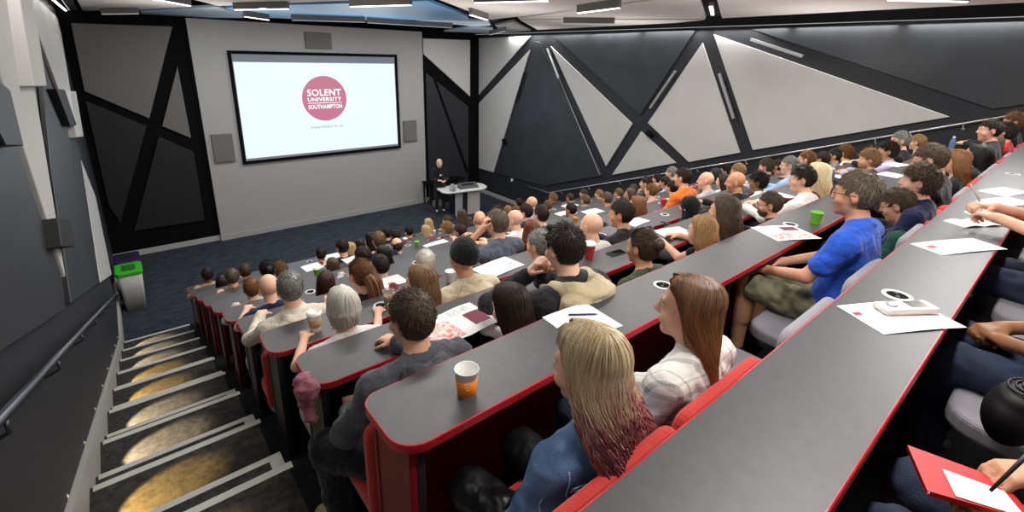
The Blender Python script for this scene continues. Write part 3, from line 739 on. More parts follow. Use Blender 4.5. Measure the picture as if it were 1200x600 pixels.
CL = [(176, -1, 223, 7.5, 1, 'slanting ceiling light above the top left front panel'), (275, 12, 338, 11, 1, 'ceiling light over the blue panel, left end'),
      (120, 17, 162, 16.5, 0, 'dim ceiling light nearest the left front corner'), (287, 20, 315, 24, 1, 'short slanting ceiling light left of the ceiling speaker'),
      (411, 8.5, 482, 6.5, 1, 'ceiling light straight above the projection screen'), (342, 24, 428, 26.5, 0, 'dim ceiling light just in front of the screen wall'),
      (430, 27, 530, 33, 0, 'dim ceiling light nearest the screen top right corner'), (551, 18, 571, 24, 1, 'short ceiling light by the pale blue panel'),
      (556, 4, 643, 2, 1, 'ceiling light over the middle panel, at top centre'), (677, 16, 726, 10, 1, 'ceiling light slanting along the dark seam, right of centre'),
      (660, 28, 720, 28.5, 0, 'unlit looking ceiling light beside the right wall cove'), (574, 41, 592, 37, 0, 'short ceiling light in the far right corner'),
      (1040, 1, 1134, 3, 1, 'ceiling light at the top right of the view'), (62, 0, 81, 16, 2, 'bright ceiling light beside the top of the left wall')]
for u0, v0, u1, v1, b_, lab in CL:
    z = ZL if b_ != 2 else 5.42
    p0, p1 = on(2, z, u0, v0), on(2, z, u1, v1)
    bar_light(p0, p1, lab, m=M_led if b_ else M_ledd, e=0)
p0, p1 = on(2, 5.42, 833, 8), on(2, 5.42, 835, 18); bar_light(p0, p1, 'small bright light in the dark ceiling slot', .06, .06)
def wall_bar(lab, u0, v0, u1, v1, side, lit):
    x = (XR - .13) if side > 0 else XL + .13
    p0, p1 = on(0, x, u0, v0), on(0, x, u1, v1); d = p1 - p0; L = np.linalg.norm(d); ang = math.atan2(d[2], d[1]); c = (p0 + p1) / 2
    t = thing('wall_light_bar', lab, 'wall light', tuple(c)); t.rotation_euler = (ang, 0, 0)
    o = box_obj('housing', (-.03, -L / 2, -.025), (.03, L / 2, .025), M_alu if lit else M_alud, t, .006)
    box_obj('diffuser', (-.02, -L / 2 + .01, .025), (.02, L / 2 - .01, .030), M_ledd, t)
    for s in (-1, 1): box_obj('bracket', (.02 if side > 0 else -.13, s * L * .3 - .02, -.015), (.13 if side > 0 else -.04, s * L * .3 + .02, .02), M_alud, t)
for lab, *a in [('upright aluminium light bar on the far right wall panel edge', 641, 57, 655, 92, 1, 1), ('aluminium light bar along the right side of the charcoal inverted triangle', 792, 83, 762, 127, 1, 1),
                ('aluminium light bar between kite shaped and largest white panels', 843, 86, 860, 139, 1, 1), ('dark light bar on the edge of the sliver shaped white panel', 615, 84, 604, 120, 1, 0),
                ('aluminium light bar above the largest white panel', 880, 46, 941, 66, 1, 1)]: wall_bar(lab, *a)
for lab, pts, m in [('long white light bar high on the left wall', [(20, -30), (38, 0), (44, 32), (55, 101), (40, 101), (24, 0), (12, -60)], M_panW), ('short white light bar above the slim pointed panel', [(82, 107), (89, 107), (98, 160), (90, 161)], M_panW),
                    ('dark slanted light bar between the white ones on left wall', [(66, 104), (76, 105), (90, 147), (83, 148)], M_panD2), ('brown black light bar at the left edge of the view', [(-30, 40), (0, 95), (12, 105), (28, 171), (8, 171), (-25, 110)], mat('bar_brown', '1C1A18', .5)),
                    ('dark light bar low on the charcoal left wall panel', [(68, 255), (82, 256), (88, 289), (73, 289)], M_panD2)]:
    panel('wall_light_bar', lab, pts, 0, XL + .12, -.12, m, 'wall light')
# ---- rails
def rail(lab, pts, off, m, r, side):
    t = thing('handrail', lab, 'handrail', tuple(pts[0])); P = [np.array(p) - pts[0] for p in pts]
    q = MB(); q.tube(P, r, 10); obj('rail', q.mesh('rail', True), m, t)
    a, b = P[-2], P[-1]; n_ = int(np.linalg.norm(b - a) / 1.1)
    for i in range(n_):
        c = a + (b - a) * (i + .5) / n_; q = MB(); q.tube([c + (0, 0, -r), c + (0, 0, -.07), c + (off * .6, 0, -.09), c + (off, 0, -.09)], .008, 6)
        q.tube([c + (off * .9, 0, -.09), c + (off, 0, -.09)], .025, 10); obj('bracket', q.mesh('bracket', True), m, t)
A, B = on(0, XL + .08, 135, 345), on(0, XL + .08, 0, 490); d = (B - A) / (B - A)[1]
rail('grey metal handrail sloping down the left wall beside the stairs', [A + (0, .45, 0), A, A + d * (-.8 - A[1])], -.08, mat('rail_metal', '4C5058', .35, .7), .02, -1)
A, B = on(0, XR - .06, 643, 226), on(0, XR - .06, 1200, 133); d = (B - A) / (B - A)[1]
rail('pale handrail sloping down the right wall behind the audience', [A + (0, 1.0, 0), A, A + d * (-4.5 - A[1])], .06, M_alu, .016, 1)
# ---- screen
def front(u, v, y=YF): return on(1, y, u, v)
ys = YF - .16; s0, s1 = front(285, 192, ys), front(465, 64, ys); x0, x1, z0, z1 = s0[0], s1[0], s0[2], s1[2]
x0 = front(285, 192, ys)[0]; z1 = (front(266, 59, ys)[2] + front(465, 64, ys)[2]) / 2; x1 = front(470, 174, ys)[0]; z0 = (front(285, 192, ys)[2] + front(470, 174, ys)[2]) / 2
t = thing('projection_screen', 'large lit projection screen in a black frame on the front wall', 'projection screen', (x0, ys, z0)); W, Hh = x1 - x0, z1 - z0
q = MB(); fw = .075
for a_, b_ in (((0, 0, 0), (W, .06, fw)), ((0, 0, Hh - fw), (W, .06, Hh)), ((0, 0, fw), (fw, .06, Hh - fw)), ((W - fw, 0, fw), (W, .06, Hh - fw))): q.box(a_, b_)
obj('frame', q.mesh('frame'), M_black, t)
box_obj('screen_fabric', (fw, .02, fw), (W - fw, .05, Hh - fw), mat('screen_fabric', '8A8E98', .8), t)
M_scr = emat('projected_white', 'EAFAFF', 1.08)
ZI0, ZI1 = fw + .06, Hh - fw - .19
box_obj('projected_picture', (fw + .02, .017, ZI0), (W - fw - .02, .02, ZI1), M_scr, t)
lc = front(381, 115.5, ys) - (x0, ys, z0); lr = (front(407, 115, ys)[0] - front(355, 115, ys)[0]) / 2
q = MB(); q.prism([(lc[0] + lr * math.cos(a_), .017, lc[2] + lr * math.sin(a_)) for a_ in np.linspace(0, 2 * PI, 65)[:-1]], (0, -.002, 0))
o = obj('round_logo', q.mesh('logo'), emat('logo_rose', 'BE6E88', 1.15), t); o['label'] = 'round rose coloured logo with white lettering'
def text(s, cx, cz, w, m, hgt=None, bold=.0, y=.0135):
    cu = bpy.data.curves.new('text', 'FONT'); cu.body = s; cu.align_x = 'CENTER'; cu.align_y = 'CENTER'; cu.offset = bold; cu.extrude = .0005; cu.resolution_u = 3; cu.space_character = 1.08
    to = bpy.data.objects.new('lettering', cu); C.objects.link(to); bpy.context.view_layer.update()
    me = bpy.data.meshes.new_from_object(to.evaluated_get(bpy.context.evaluated_depsgraph_get())); bpy.data.objects.remove(to)
    V = np.array([v.co for v in me.vertices]); ww = V[:, 0].max() - V[:, 0].min(); hh = V[:, 1].max() - V[:, 1].min(); k = w / ww; kh = (hgt / hh) if hgt else k
    V[:, 0] -= (V[:, 0].max() + V[:, 0].min()) / 2; V[:, 1] -= (V[:, 1].max() + V[:, 1].min()) / 2
    for i, v in enumerate(me.vertices): v.co = (cx + V[i, 0] * k, y - V[i, 2] * 1.0, cz + V[i, 1] * kh)
    me.materials.clear(); return obj('lettering', me, m, t)
M_txt = emat('logo_white', 'FFFFFF', 1.3)
text('SOLENT', lc[0], lc[2] + lr * .27, lr * 1.52, M_txt, lr * .30, .022)
text('UNIVERSITY', lc[0], lc[2] - lr * .03, lr * 1.52, M_txt, lr * .17, .02)
q = MB(); q.box((lc[0] - lr * .76, .0135, lc[2] - lr * .205), (lc[0] + lr * .76, .0155, lc[2] - lr * .18)); obj('rule', q.mesh('rule'), M_txt, t)
text('SOUTHAMPTON', lc[0], lc[2] - lr * .36, lr * 1.52, M_txt, lr * .19, .02)
text('www.solent.ac.uk', lc[0] + .0, front(383, 148, ys)[2] - z0, lr * 1.5, emat('url_grey', 'B0B8BC', .95), None, .012)
area((x0 + W / 2, ys - .05, z0 + Hh / 2), (PI / 2, 0, PI), W * .95, Hh * .9, 34, (.70, .88, 1.0), 'screen_glow')
# ---- wall speakers
for lab, pts in (('square grey wall speaker left of the screen', [(249, 158), (272, 158), (275, 189), (252, 190)]), ('grey wall speaker above the screen', [(357, 37), (388, 39), (389, 58), (359, 57)]), ('square grey wall speaker right of the screen', [(473, 142), (487, 141), (489, 165), (474, 166)])):
    P = [front(u, v, YF - .16) for u, v in pts]; a_ = np.min(P, 0); b_ = np.max(P, 0)
    t = thing('wall_speaker', lab, 'speaker', (a_[0], YF - .16, a_[2])); w, h_ = (b_ - a_)[0], (b_ - a_)[2]
    box_obj('cabinet', (0, .01, 0), (w, .07, h_), mat('speaker_body', '6A6764', .6), t, .004); box_obj('grille', (.012, 0, .012), (w - .012, .012, h_ - .012), mat('speaker_grille', '6E6A66', .8, bump=.6, bscale=500), t)
for lab, u, v in (('black wall camera on crossing of dark bands', 762, 157), ('small black wall speaker by the sliver shaped panel', 591, 166)):
    p = on(0, XR - .10, u, v); t = thing('wall_camera', lab, 'camera', tuple(p)); q = MB(); q.tube([(.08, 0, .02), (0, 0, .02)], .025, 8); obj('mount', q.mesh('mount'), M_black, t)
    q = MB(); q.tube([(.03, .09, .03), (-.02, -.02, 0), (-.06, -.10, -.03)], [.06, .065, .05], 12); obj('housing', q.mesh('cam', True), M_black, t)
p = on(0, XR - .03, 599.5, 211); t = thing('wall_sensor', 'small round pale sensor low on the right wall', 'sensor', tuple(p)); q = MB(); q.tube([(.03, 0, 0), (0, 0, 0)], .055, 16); obj('cover', q.mesh('s'), M_white, t)
# ---- step lights in the left wall
for k in range(0, 10):
    for dy, dz in ((.12, 0),):
        if k == 9 and dz: continue
        y, z = rows(k); zt = z - DH + dz; yy = y + dy
        t = thing('step_light', 'small recessed step light low on the left wall beside stairs', 'step light', (XL + .001, yy, zt + .30), 0, 'step lights along the left wall')
        q = MB(); q.tube([(0, 0, 0), (.006, 0, 0)], .014, 12); obj('bezel', q.mesh('bz'), M_alu, t); q = MB(); q.tube([(.006, 0, 0), (.008, 0, 0)], .007, 10); obj('lens', q.mesh('ln'), emat('amber_lens', 'FFD27A', 1.5), t)
        L = bpy.data.lights.new('step_lamp', 'SPOT'); L.energy = 130; L.color = (1, .60, .16) if k in (1, 2, 5, 6) else (1, .78, .48); L.spot_size = math.radians(46); L.spot_blend = .45; L.shadow_soft_size = .01
        o = bpy.data.objects.new('step_lamp', L); C.objects.link(o); o.location = (XL + .03, yy, zt + .30); o.rotation_euler = Vector((.42, .10, -.42)).to_track_quat('-Z', 'Y').to_euler()
# ------------------------------------------------------------------ desks
DX0, DX1 = .487, 9.30
SOCK = {-1: [(1033, 341), (1122, 247), (1172, 202)], 0: [(766, 330), (917, 261)], 1: [(1005, 214), (877, 234)], 2: [(784, 253)], 3: [(478, 319), (731, 254)], 4: [(722, 241)]}
for k in range(-1, 10):
    y, z = rows(k); fz = z - DH; g = 'tiered desks'
    lab = {-1: 'long grey desk nearest the camera with papers and open brochure', 0: 'grey desk with the orange cup near its rounded end', 1: 'grey desk behind the man in grey hoodie, second from camera side'}.get(k, 'long grey red edged desk, %s row from the front' % rowname(k))
    if k == 1: lab = 'long grey red edged desk in front of the grey hoodie man'
    t = thing('tiered_desk', lab, 'desk', (DX0, y, fz), 0, g); Ld = DX1 - DX0; dp = .30
    pts = rrect(0, 0, Ld, dp, (.09, .02, .02, .06)); q = MB(); q.prism([(a, b, DH - .003) for a, b in pts], (0, 0, .003)); obj('desktop', q.mesh('desktop'), M_desk, t)
    ins = rrect(-.006, -.006, Ld, dp + .006, (.095, .02, .02, .065)); q = MB(); q.prism([(a, b, DH - .034) for a, b in ins], (0, 0, .0335)); o = obj('edge_band', q.mesh('edge'), M_red, t); bevel(o, .004, 2)
    box_obj('modesty_panel', (.03, dp - .035, .10), (Ld - .02, dp - .015, DH - .034), M_redp if k <= 0 else M_dkp, t)
    q = MB(); q.box((.035, .02, 0), (.065, dp - .01, DH - .034)); obj('end_panel', q.mesh('end'), M_redp if k <= 0 or k > 3 else M_dkp, t)
    box_obj('end_post', (.028, -.012 + .03, 0), (.052, .0 + .042, DH - .034), M_alud if k > 0 else M_redp, t, .004)
    box_obj('end_post', (.055, .018, 0), (.085, .045, DH - .034), M_alud, t, .004) if k <= 0 else None
    for i in range(1, 4):
        box_obj('support_frame', (Ld * i / 4 - .02, .10, 0), (Ld * i / 4 + .02, dp - .02, DH - .034), M_alud, t, .004)
    sx = [on(2, z, u, v)[0] for u, v in SOCK.get(k, [])]
    xx = .75
    allx = list(sx)
    for i in range(7):
        c = 1.25 + i * 1.2
        if k >= 2 and all(abs(c - s_) > .6 for s_ in sx): allx.append(c)
    for c in allx:
        q = MB(); q.lathe([(.050, 0), (.050, .004), (.036, .005), (.036, .0)], (c - DX0, .165, DH), 24); so = obj('power_socket', q.mesh('ring', True), M_white, t)
        q = MB(); q.lathe([(.037, .0015), (.0001, .0022)], (c - DX0, .165, DH), 20); obj('socket_insert', q.mesh('ins'), M_black, so)
        q = MB(); q.tube([(c - DX0 - .016, .160, DH + .002), (c - DX0 - .016, .160, DH + .006)], .007, 8); q.tube([(c - DX0 + .012, .172, DH + .002), (c - DX0 + .012, .172, DH + .006)], .007, 8); obj('socket_pin', q.mesh('pin'), M_alud, so)
# ------------------------------------------------------------------ seats
def rbox(q, x0, x1, y0, y1, z0, z1, r, mi=0):
    q.prism([(a, y0, b) for a, b in rrect(x0, z0, x1, z1, (r, r, r, r), 5)], (0, y1 - y0, 0), mi)
SM = {}
def seat_meshes():
    q = MB(); rbox(q, -.264, .264, -.522, -.472, .46, .915, .06); SM['back'] = q.mesh('backrest')
    q = MB(); rbox(q, -.235, .235, -.537, -.522, .44, .87, .06); SM['shell'] = q.mesh('shell')
    q = MB(); q.prism([(a, b, .40) for a, b in rrect(-.235, -.47, .235, -.06, (.05, .05, .12, .12), 5)], (0, 0, .075)); SM['pad'] = q.mesh('pad')
    q = MB(); q.box((-.03, -.52, 0), (.03, -.46, .46)); q.box((-.03, -.5, .34), (.03, -.2, .40)); q.box((-.12, -.55, 0), (.12, -.42, .015)); SM['leg'] = q.mesh('leg')
seat_meshes()
def seat(x, k, red, lab):
    y, z = rows(k); t = thing('theatre_seat', lab, 'seat', (x, y, z - DH), 0, 'theatre seats')
    m = M_seatR if red else M_seatG
    for nm, me, mm, bw in (('backrest', 'back', m, .022), ('back_shell', 'shell', M_plast, .004), ('seat_pad', 'pad', m, .02), ('pedestal', 'leg', M_alud, 0)):
        o = obj(nm, SM[me], None, t)
        if not o.data.materials: o.data.materials.append(mm)
        omat(o, mm)
        if bw: bevel(o, bw, 3)
# ------------------------------------------------------------------ audience
# u, v (head centre), hair, hair colour, top, [row], [pose], [skin], extras
AUD = [
(243,322,'short','dk','tan',9,'desk',4),(260,332,'long','dk','dark',8,'desk',1),(272,325,'short','gb','olive',7,'desk',1),(287,318,'short','br','dark',8),(313,317,'bun','bk','dark'),(329,317,'curly','gi','dark'),
(295,338,'short','gi','lgrey',5,'desk'),(315,337,'bald','br','navy',4,'desk',5),(340,338,'short','gr','cream',3,'desk',5),(376,298,'short','dk','dark'),(390,312,'long','br','dark'),(382,332,'long','dr','burg',4),
(410,292,'long','bl','cream'),(422,287,'long','dr','dark'),(401,290,'short','dk','dark'),(425,301,'short','dk','lgrey',5),(435,282,'long','bk','black'),(444,282,'short','lb','navy'),(453,274,'short','dk','dark'),(463,277,'short','dk','black',8),(465,288,'balding','br','slate'),(449,299,'long','bk','black',5),(446,312,'short','dk','grey',4),(422,322,'pony','gi','dark',3),(479,272,'short','bk','black'),(502,263,'long','bl','dark'),(499,271,'long','bl','lilac'),(524,259,'short','br','dark'),(524,268,'curly','hb','dark'),(541,253,'long','br','dark'),(548,260,'wavy','br','navy'),(540,272,'short','dr','dark'),(499,308,'short','wh','burg',3),(493,333,'long','lb','dark',2),
(562,258,'bald','br','black',5,'deskR',1),(584,247,'curly','br','dark'),(595,247,'short','hb','white'),(604,248,'short','lb','grey'),(603,258,'bald','br','white',4,'deskL',5),(608,238,'short','dk','dark'),(616,242,'short','dr','navy'),(623,239,'bald','br','lblue'),(616,249,'short','dk','dark'),(634,252,'short','dk','slate'),(623,272,'wavy','au','dark',3),(642,241,'short','lb','red'),(648,232,'curly','hb','dark'),(668,232,'short','br','teal'),(684,227,'short','br','grey'),(686,235,'short','lb','navy'),(702,228,'short','hb','grey'),(711,233,'short','gb','red'),(669,246,'short','dk','dark',5,'chin'),(693,266,'bald','br','white',2,'desk',5),(632,287,'short','gr','grey',2),
(725,227,'short','lb','lgrey'),(742,222,'short','br','white'),(738,228,'long','br','dark'),(746,241,'wavy','gi','black',3),(728,251,'short','dk','dark',2),(763,224,'short','gi','pink'),(757,215,'short','dk','dark'),(770,210,'short','dk','grey',6),(779,214,'short','dk','lilac',5),(787,203,'short','gr','blue',5),(787,220,'short','dk','teal'),(800,208,'short','dk','orange'),(827,212,'bald','br','lgrey',3,'deskL',5),(838,205,'long','bk','dark',4),(850,201,'bun','dk','dark',4),(865,201,'short','hb','white'),(847,213,'long','dk','dark'),(862,214,'bald','dk','black',2,'deskL',2),(807,243,'headscarf','black','dark',2,'desk',2),(848,248,'wavy','br','black',1,'desk'),(822,272,'wavy','hb','charcoal',1,'desk'),(902,240,'short','br','black',1,'deskL',1,'gb'),(888,213,'curly','bk','white',2,'deskL',3),(898,195,'curly','br','dark',3),(911,195,'short','dr','burg',3),(925,194,'short','gr','lblue',2,'deskL',5,'g'),(940,210,'quiff','dk','white',1,'deskL',5),
(945,187,'short','gi','dark',2),(957,206,'wavy','pb','burg',1),(963,187,'short','dk','lblue',2),(977,183,'short','dk','grey',2),(990,179,'curly','gi','white',2),(1018,187,'curly','hb','charcoal',1,'deskL',1,'b'),(1040,177,'curly','dk','lilac',1,'deskL',2),(1055,165,'short','gr','black',1,'deskL',1),(1075,167,'short','hb','charcoal',1),
(1142,182,'long','bk','dark',0),(1162,170,'long','br','dark',0),(1160,153,'short','dk','dark',0,'deskL',1),(1177,155,'curly','dk','red',0),(1187,143,'curly','gi','dark',0),(1090,188,'short','br','dark',0,'deskF'),(1120,190,'wavy','gi','dark',0),(1077,213,'curly','br','navy',0,'lap')]
M_jeans = mat('jeans', '161E32', .85, col2='222E4A', nscale=14, bump=.4, bscale=300)
NM = {'short': 'short', 'quiff': 'swept', 'curly': 'curly', 'long': 'long', 'wavy': 'long wavy', 'bun': 'bunned', 'pony': 'ponytailed', 'bob': 'bobbed', 'balding': 'balding', 'bald': 'bald'}
CN = {'bk': 'black', 'dk': 'dark', 'dr': 'dark red', 'br': 'brown', 'lb': 'light brown', 'bl': 'blond', 'pb': 'pale blond', 'gi': 'ginger', 'au': 'auburn', 'gr': 'grey', 'wh': 'white', 'gb': 'greying', 'hb': 'dark blond'}
TN = {'lgrey': 'light grey', 'lblue': 'light blue', 'burg': 'burgundy', 'slate': 'slate blue'}
taken = {k: [] for k in range(-1, 10)}; placed = []
HERO_X = {0: [.83, 1.36, 2.81, 3.75], 1: [.77, 1.27, 1.62, 2.28], 2: [.80, 1.59], 3: [2.40]}
for k, l in HERO_X.items(): taken[k] += l
def head_at(u, v, k, dy=.33):
    y, z = rows(k); p = on(1, y - dy, u, v); return p, p[2] - (z - DH)
fixed = [a for a in AUD if len(a) > 5]; free = [a for a in AUD if len(a) <= 5]
for a in fixed + free:
    u, v = a[:2]
    if len(a) > 5: k = a[5]; p, hz = head_at(u, v, k, {(1077, 213): .39, (822, 272): .37, (827, 212): .38, (449, 299): .29, (1187, 143): .35, (1177, 155): .38, (779, 214): .36, (425, 301): .36}.get((u, v), .33))
    else:
        best = None
        for k_ in range(0, 10):
            p_, hz_ = head_at(u, v, k_)
            if p_[0] > 9.1 or p_[0] < .6: continue
            cf = sum(1 for q in taken[k_] if abs(q - p_[0]) < .43); sc = abs(hz_ - 1.12) + cf * .6
            if best is None or sc < best[0]: best = (sc, k_, p_, hz_)
        _, k, p, hz = best
    taken[k].append(p[0]); placed.append((k, p, hz, a))
for k in range(0, 10):
    _s = sorted(taken[k])
    xs = sorted(taken[k]); R_ = [q for q in placed if q[0] == k]
    for (_, p, hz, a) in sorted(R_, key=lambda q: q[1][0]):
        i = xs.index(p[0]); hair, hc, top = a[2:5]; ps = a[6] if len(a) > 6 else rnd.choice(['desk', 'desk', 'deskL', 'lap', 'chin' if k > 2 else 'deskL', 'deskR' if p[0] < 4 else 'deskL']); sk = a[7] if len(a) > 7 else rnd.choice([1, 1, 5, 2]); ex = a[8] if len(a) > 8 else ''
        s = min(1.06, max(.90, hz / 1.18)); oz = p[2] - POSES[ps]['head'][2] * s; oy = p[1] - POSES[ps]['head'][1] * s
        hn = ('bald' if hair == 'bald' else ('person wearing black headscarf' if hair == 'headscarf' else '%s %s haired' % (NM[hair], CN[hc])))
        if hair in ('pony', 'bun', 'balding'): hn = '%s %s haired' % (CN[hc], {'pony': 'ponytail', 'bun': 'bun', 'balding': 'thinning'}[hair])
        lab = ('%s person' % hn if hair != 'headscarf' else hn) + ', %s top, %s from left in %s row from front' % (TN.get(top, top), ORD[i], rowname(k))
        extras = (['glasses'] if 'g' in ex else []) + (['beard'] if 'b' in ex else []); 
        person(p[0], oy, oz, s, ps, lab, hair, hc, top, rnd.choice(['long', 'long', 'short']) if top not in ('lgrey',) else 'long', M_jeans if rnd.random() < .4 else None, sk, extras, shoes=mat('shoe_white', 'C8C6C0', .5) if rnd.random() < .3 else None, group='audience in the %s row' % rowname(k), hood=top_m(top) if top in ('cream',) else None, collar=top in ('lblue', 'blue'))
# --- people in the near rows
M_denim = mat('denim', '2C4670', .85, col2='6886B0', nscale=11, detail=8, bump=.5, bscale=350)
def plaid_mat():
    m = bpy.data.materials.new('plaid'); m.use_nodes = True; nt = m.node_tree; b = nt.nodes['Principled BSDF']; b.inputs['Roughness'].default_value = .85
    tc = nt.nodes.new('ShaderNodeTexCoord'); sp = nt.nodes.new('ShaderNodeSeparateXYZ'); nt.links.new(tc.outputs['Object'], sp.inputs[0])
    def math_(op, a, b_=None, c=None):
        n_ = nt.nodes.new('ShaderNodeMath'); n_.operation = op
        for i, q in enumerate((a, b_, c)):
            if q is None: continue
            if isinstance(q, (int, float)): n_.inputs[i].default_value = q
            else: nt.links.new(q, n_.inputs[i])
        return n_.outputs[0]
    def band(src, off):
        f = math_('FRACT', math_('MULTIPLY_ADD', src, 9.0, off)); return math_('ADD', math_('MULTIPLY', math_('LESS_THAN', f, .16), .45), math_('MULTIPLY', math_('LESS_THAN', math_('ABSOLUTE', math_('SUBTRACT', f, .45)), .03), .35))
    hsum = math_('ADD', sp.outputs[0], math_('MULTIPLY', sp.outputs[1], .55))
    s = math_('MINIMUM', math_('ADD', band(hsum, 100.2), band(sp.outputs[2], .4)), 1.0)
    n_ = nt.nodes.new('ShaderNodeTexNoise'); n_.inputs['Scale'].default_value = 120; nt.links.new(tc.outputs['Object'], n_.inputs[0])
    s = math_('MULTIPLY', s, math_('ADD', n_.outputs[0], .3))
    mx = nt.nodes.new('ShaderNodeMix'); mx.data_type = 'RGBA'; nt.links.new(s, mx.inputs[0]); mx.inputs[6].default_value = lin('E8E5DE'); mx.inputs[7].default_value = lin('3C3E42'); nt.links.new(mx.outputs[2], b.inputs['Base Color'])
    return m
def ombre(name, top, mid, low, z0, z1):
    m = bpy.data.materials.new(name); m.use_nodes = True; nt = m.node_tree; b = nt.nodes['Principled BSDF']; b.inputs['Roughness'].default_value = .4
    tc = nt.nodes.new('ShaderNodeTexCoord'); sp = nt.nodes.new('ShaderNodeSeparateXYZ'); nt.links.new(tc.outputs['Object'], sp.inputs[0])
    mp = nt.nodes.new('ShaderNodeMapping'); mp.inputs['Scale'].default_value = (1, 1, .08); nt.links.new(tc.outputs['Object'], mp.inputs[0])
    n_ = nt.nodes.new('ShaderNodeTexNoise'); n_.inputs['Scale'].default_value = 55; n_.inputs['Detail'].default_value = 3; nt.links.new(mp.outputs[0], n_.inputs[0])
    mr = nt.nodes.new('ShaderNodeMapRange'); mr.inputs['From Min'].default_value = z1; mr.inputs['From Max'].default_value = z0; nt.links.new(sp.outputs[2], mr.inputs[0])
    ad = nt.nodes.new('ShaderNodeMath'); ad.operation = 'MULTIPLY_ADD'; ge = nt.nodes.new('ShaderNodeNewGeometry'); nt.links.new(ge.outputs['Random Per Island'], ad.inputs[0]); ad.inputs[1].default_value = .5; nt.links.new(mr.outputs[0], ad.inputs[2])
    r = nt.nodes.new('ShaderNodeValToRGB'); cr = r.color_ramp; cr.elements[0].position = .25; cr.elements[0].color = lin(top[0]); cr.elements[1].position = .55; cr.elements[1].color = lin(top[1])
    for pos, c in ((.8, mid), (1.0, low[0]), (1.25 if False else .93, low[1])): e = cr.elements.new(min(pos, 1)); e.color = lin(c)
    nt.links.new(ad.outputs[0], r.inputs[0]); nt.links.new(r.outputs[0], b.inputs['Base Color'])
    return m
def hero(u, v, k, ps, P, lab, dy=.33, smin=.94, **kw):
    p, hz = head_at(u, v, k, dy); s = min(1.08, max(smin, hz / P['head'][2])); rz = kw.get('rz', 0)
    h = np.array(P['head']) * s; c, s_ = math.cos(rz), math.sin(rz)
    ox = p[0] - (h[0] * c - h[1] * s_); oy = p[1] - (h[0] * s_ + h[1] * c); oz = p[2] - h[2]
    return person(ox, oy, oz, s, ps, lab, P=P, **kw)
LAPA = dict(el=((-.275, .06, .73), (.265, .08, .73)), wr=((-.10, .29, .665), (.09, .29, .665)), hd=((.7, .8, -.2), (-.7, .8, -.2)), curl=.6)
hero(688, 432, 0, 'denim', pose(yaw=14, pitch=-4, lean=(.0, .03), head=(.0, .06, 1.175), sw=.160, el=((-.30, .05, .72), (.26, .08, .74)), wr=((-.08, .20, .63), (.06, .20, .64)), hd=((.9, .5, -.2), (-.9, .5, -.2)), curl=.7, kn=((-.17, .40, .55), (.10, .43, .55))),
     'person with long blond to pink hair in faded blue denim jacket', hair='wavybig', hm=ombre('hair_blond_pink', ('8E7656', 'D2BE98'), 'B08070', ('7C4248', 'A06468'), -.24, .14), top=M_denim, collar=True, sk=5, legs=mat('leather_black', '121214', .35, bump=.2, bscale=60), h=.0075, fold=.020, loose=.020, hscale=1.08)
from mathutils.bvhtree import BVHTree
def seams(t, mname, lines, m, r=.0022):
    me = [o for o in t.children_recursive if o.name.startswith(mname)][0]; bv = BVHTree.FromPolygons([v.co for v in me.data.vertices], [p.vertices[:] for p in me.data.polygons])
    for ln in lines:
        P_ = []
        for a_ in np.linspace(0, 1, 22):
            f_ = a_ * (len(ln) - 1); i_ = min(int(f_), len(ln) - 2); w_ = f_ - i_; x_ = ln[i_][0] * (1 - w_) + ln[i_ + 1][0] * w_; z_ = ln[i_][1] * (1 - w_) + ln[i_ + 1][1] * w_
            h_ = bv.ray_cast(Vector((x_, -1, z_)), Vector((0, 1, 0)))
            if h_[0]: P_.append(np.array(h_[0]))
        if len(P_) > 2: q = MB(); q.tube(P_, r, 5); o = obj('seam', q.mesh('seam', True), m, t)
_d = [o for o in C.objects if 'denim jacket' in str(o.get('label', ''))][0]
seams(_d, 'top', [[(-.17, .945), (0, .93), (.17, .945)], [(-.17, .935), (0, .92), (.17, .935)], [(-.10, .93), (-.07, .62)], [(.10, .93), (.07, .62)], [(-.175, 1.0), (-.185, .94), (-.165, .86)], [(.175, 1.0), (.185, .94), (.165, .86)], [(-.24, .93), (-.27, .80)]], mat('denim_seam', 'A8B8CC', .8))
hero(806, 362, 0, 'plaid', pose(yaw=24, pitch=2, sw=.160, **LAPA), 'person with long brown hair in a white plaid shirt, head turned left', hair='longbig', hm=ombre('hair_ginger_brown', ('4E3220', '8A5E38'), '9A6A40', ('A87C4E', '7A5230'), -.44, .10), top=plaid_mat(), loose=.022, collar=True, sk=5, h=.007, extras=('face',), legs=M_jeans)
hero(1003, 228, 0, 'polo', pose(yaw=10, pitch=0, el=((-.255, .10, .76), (.255, .10, .76)), wr=((-.10, .34, .665), (.10, .34, .665)), hd=((.3, 1, -.3), (-.3, 1, -.3)), curl=.5, kn=((-.16, .42, .56), (.15, .46, .55)), w=1.06, sw=.185), 'person in bright blue polo shirt, glasses and camouflage shorts', hair='short', hc='gb', top=cloth('polo_blue', '2350B8', '2C5CCB'), sleeve='short', collar=True, sk=2, extras=('glasses', 'face'), hscale=1.02, lk='shorts', legs=mat('camo', '4E4E3A', .85, col2='8A8468', nscale=16, detail=3), h=.007, loose=.018, smin=.98)
hero(1052, 241, 0, 'green', pose(yaw=6, pitch=-18, head=(0, .07, 1.165), **LAPA), 'person in dark green hoodie with glasses looking down at phone', hair='quiff', hc='br', top=cloth('bottle_green', '123A30', '184A3C'), hood=cloth('bottle_green', '123A30'), sk=2, extras=('glasses',), h=.0085)
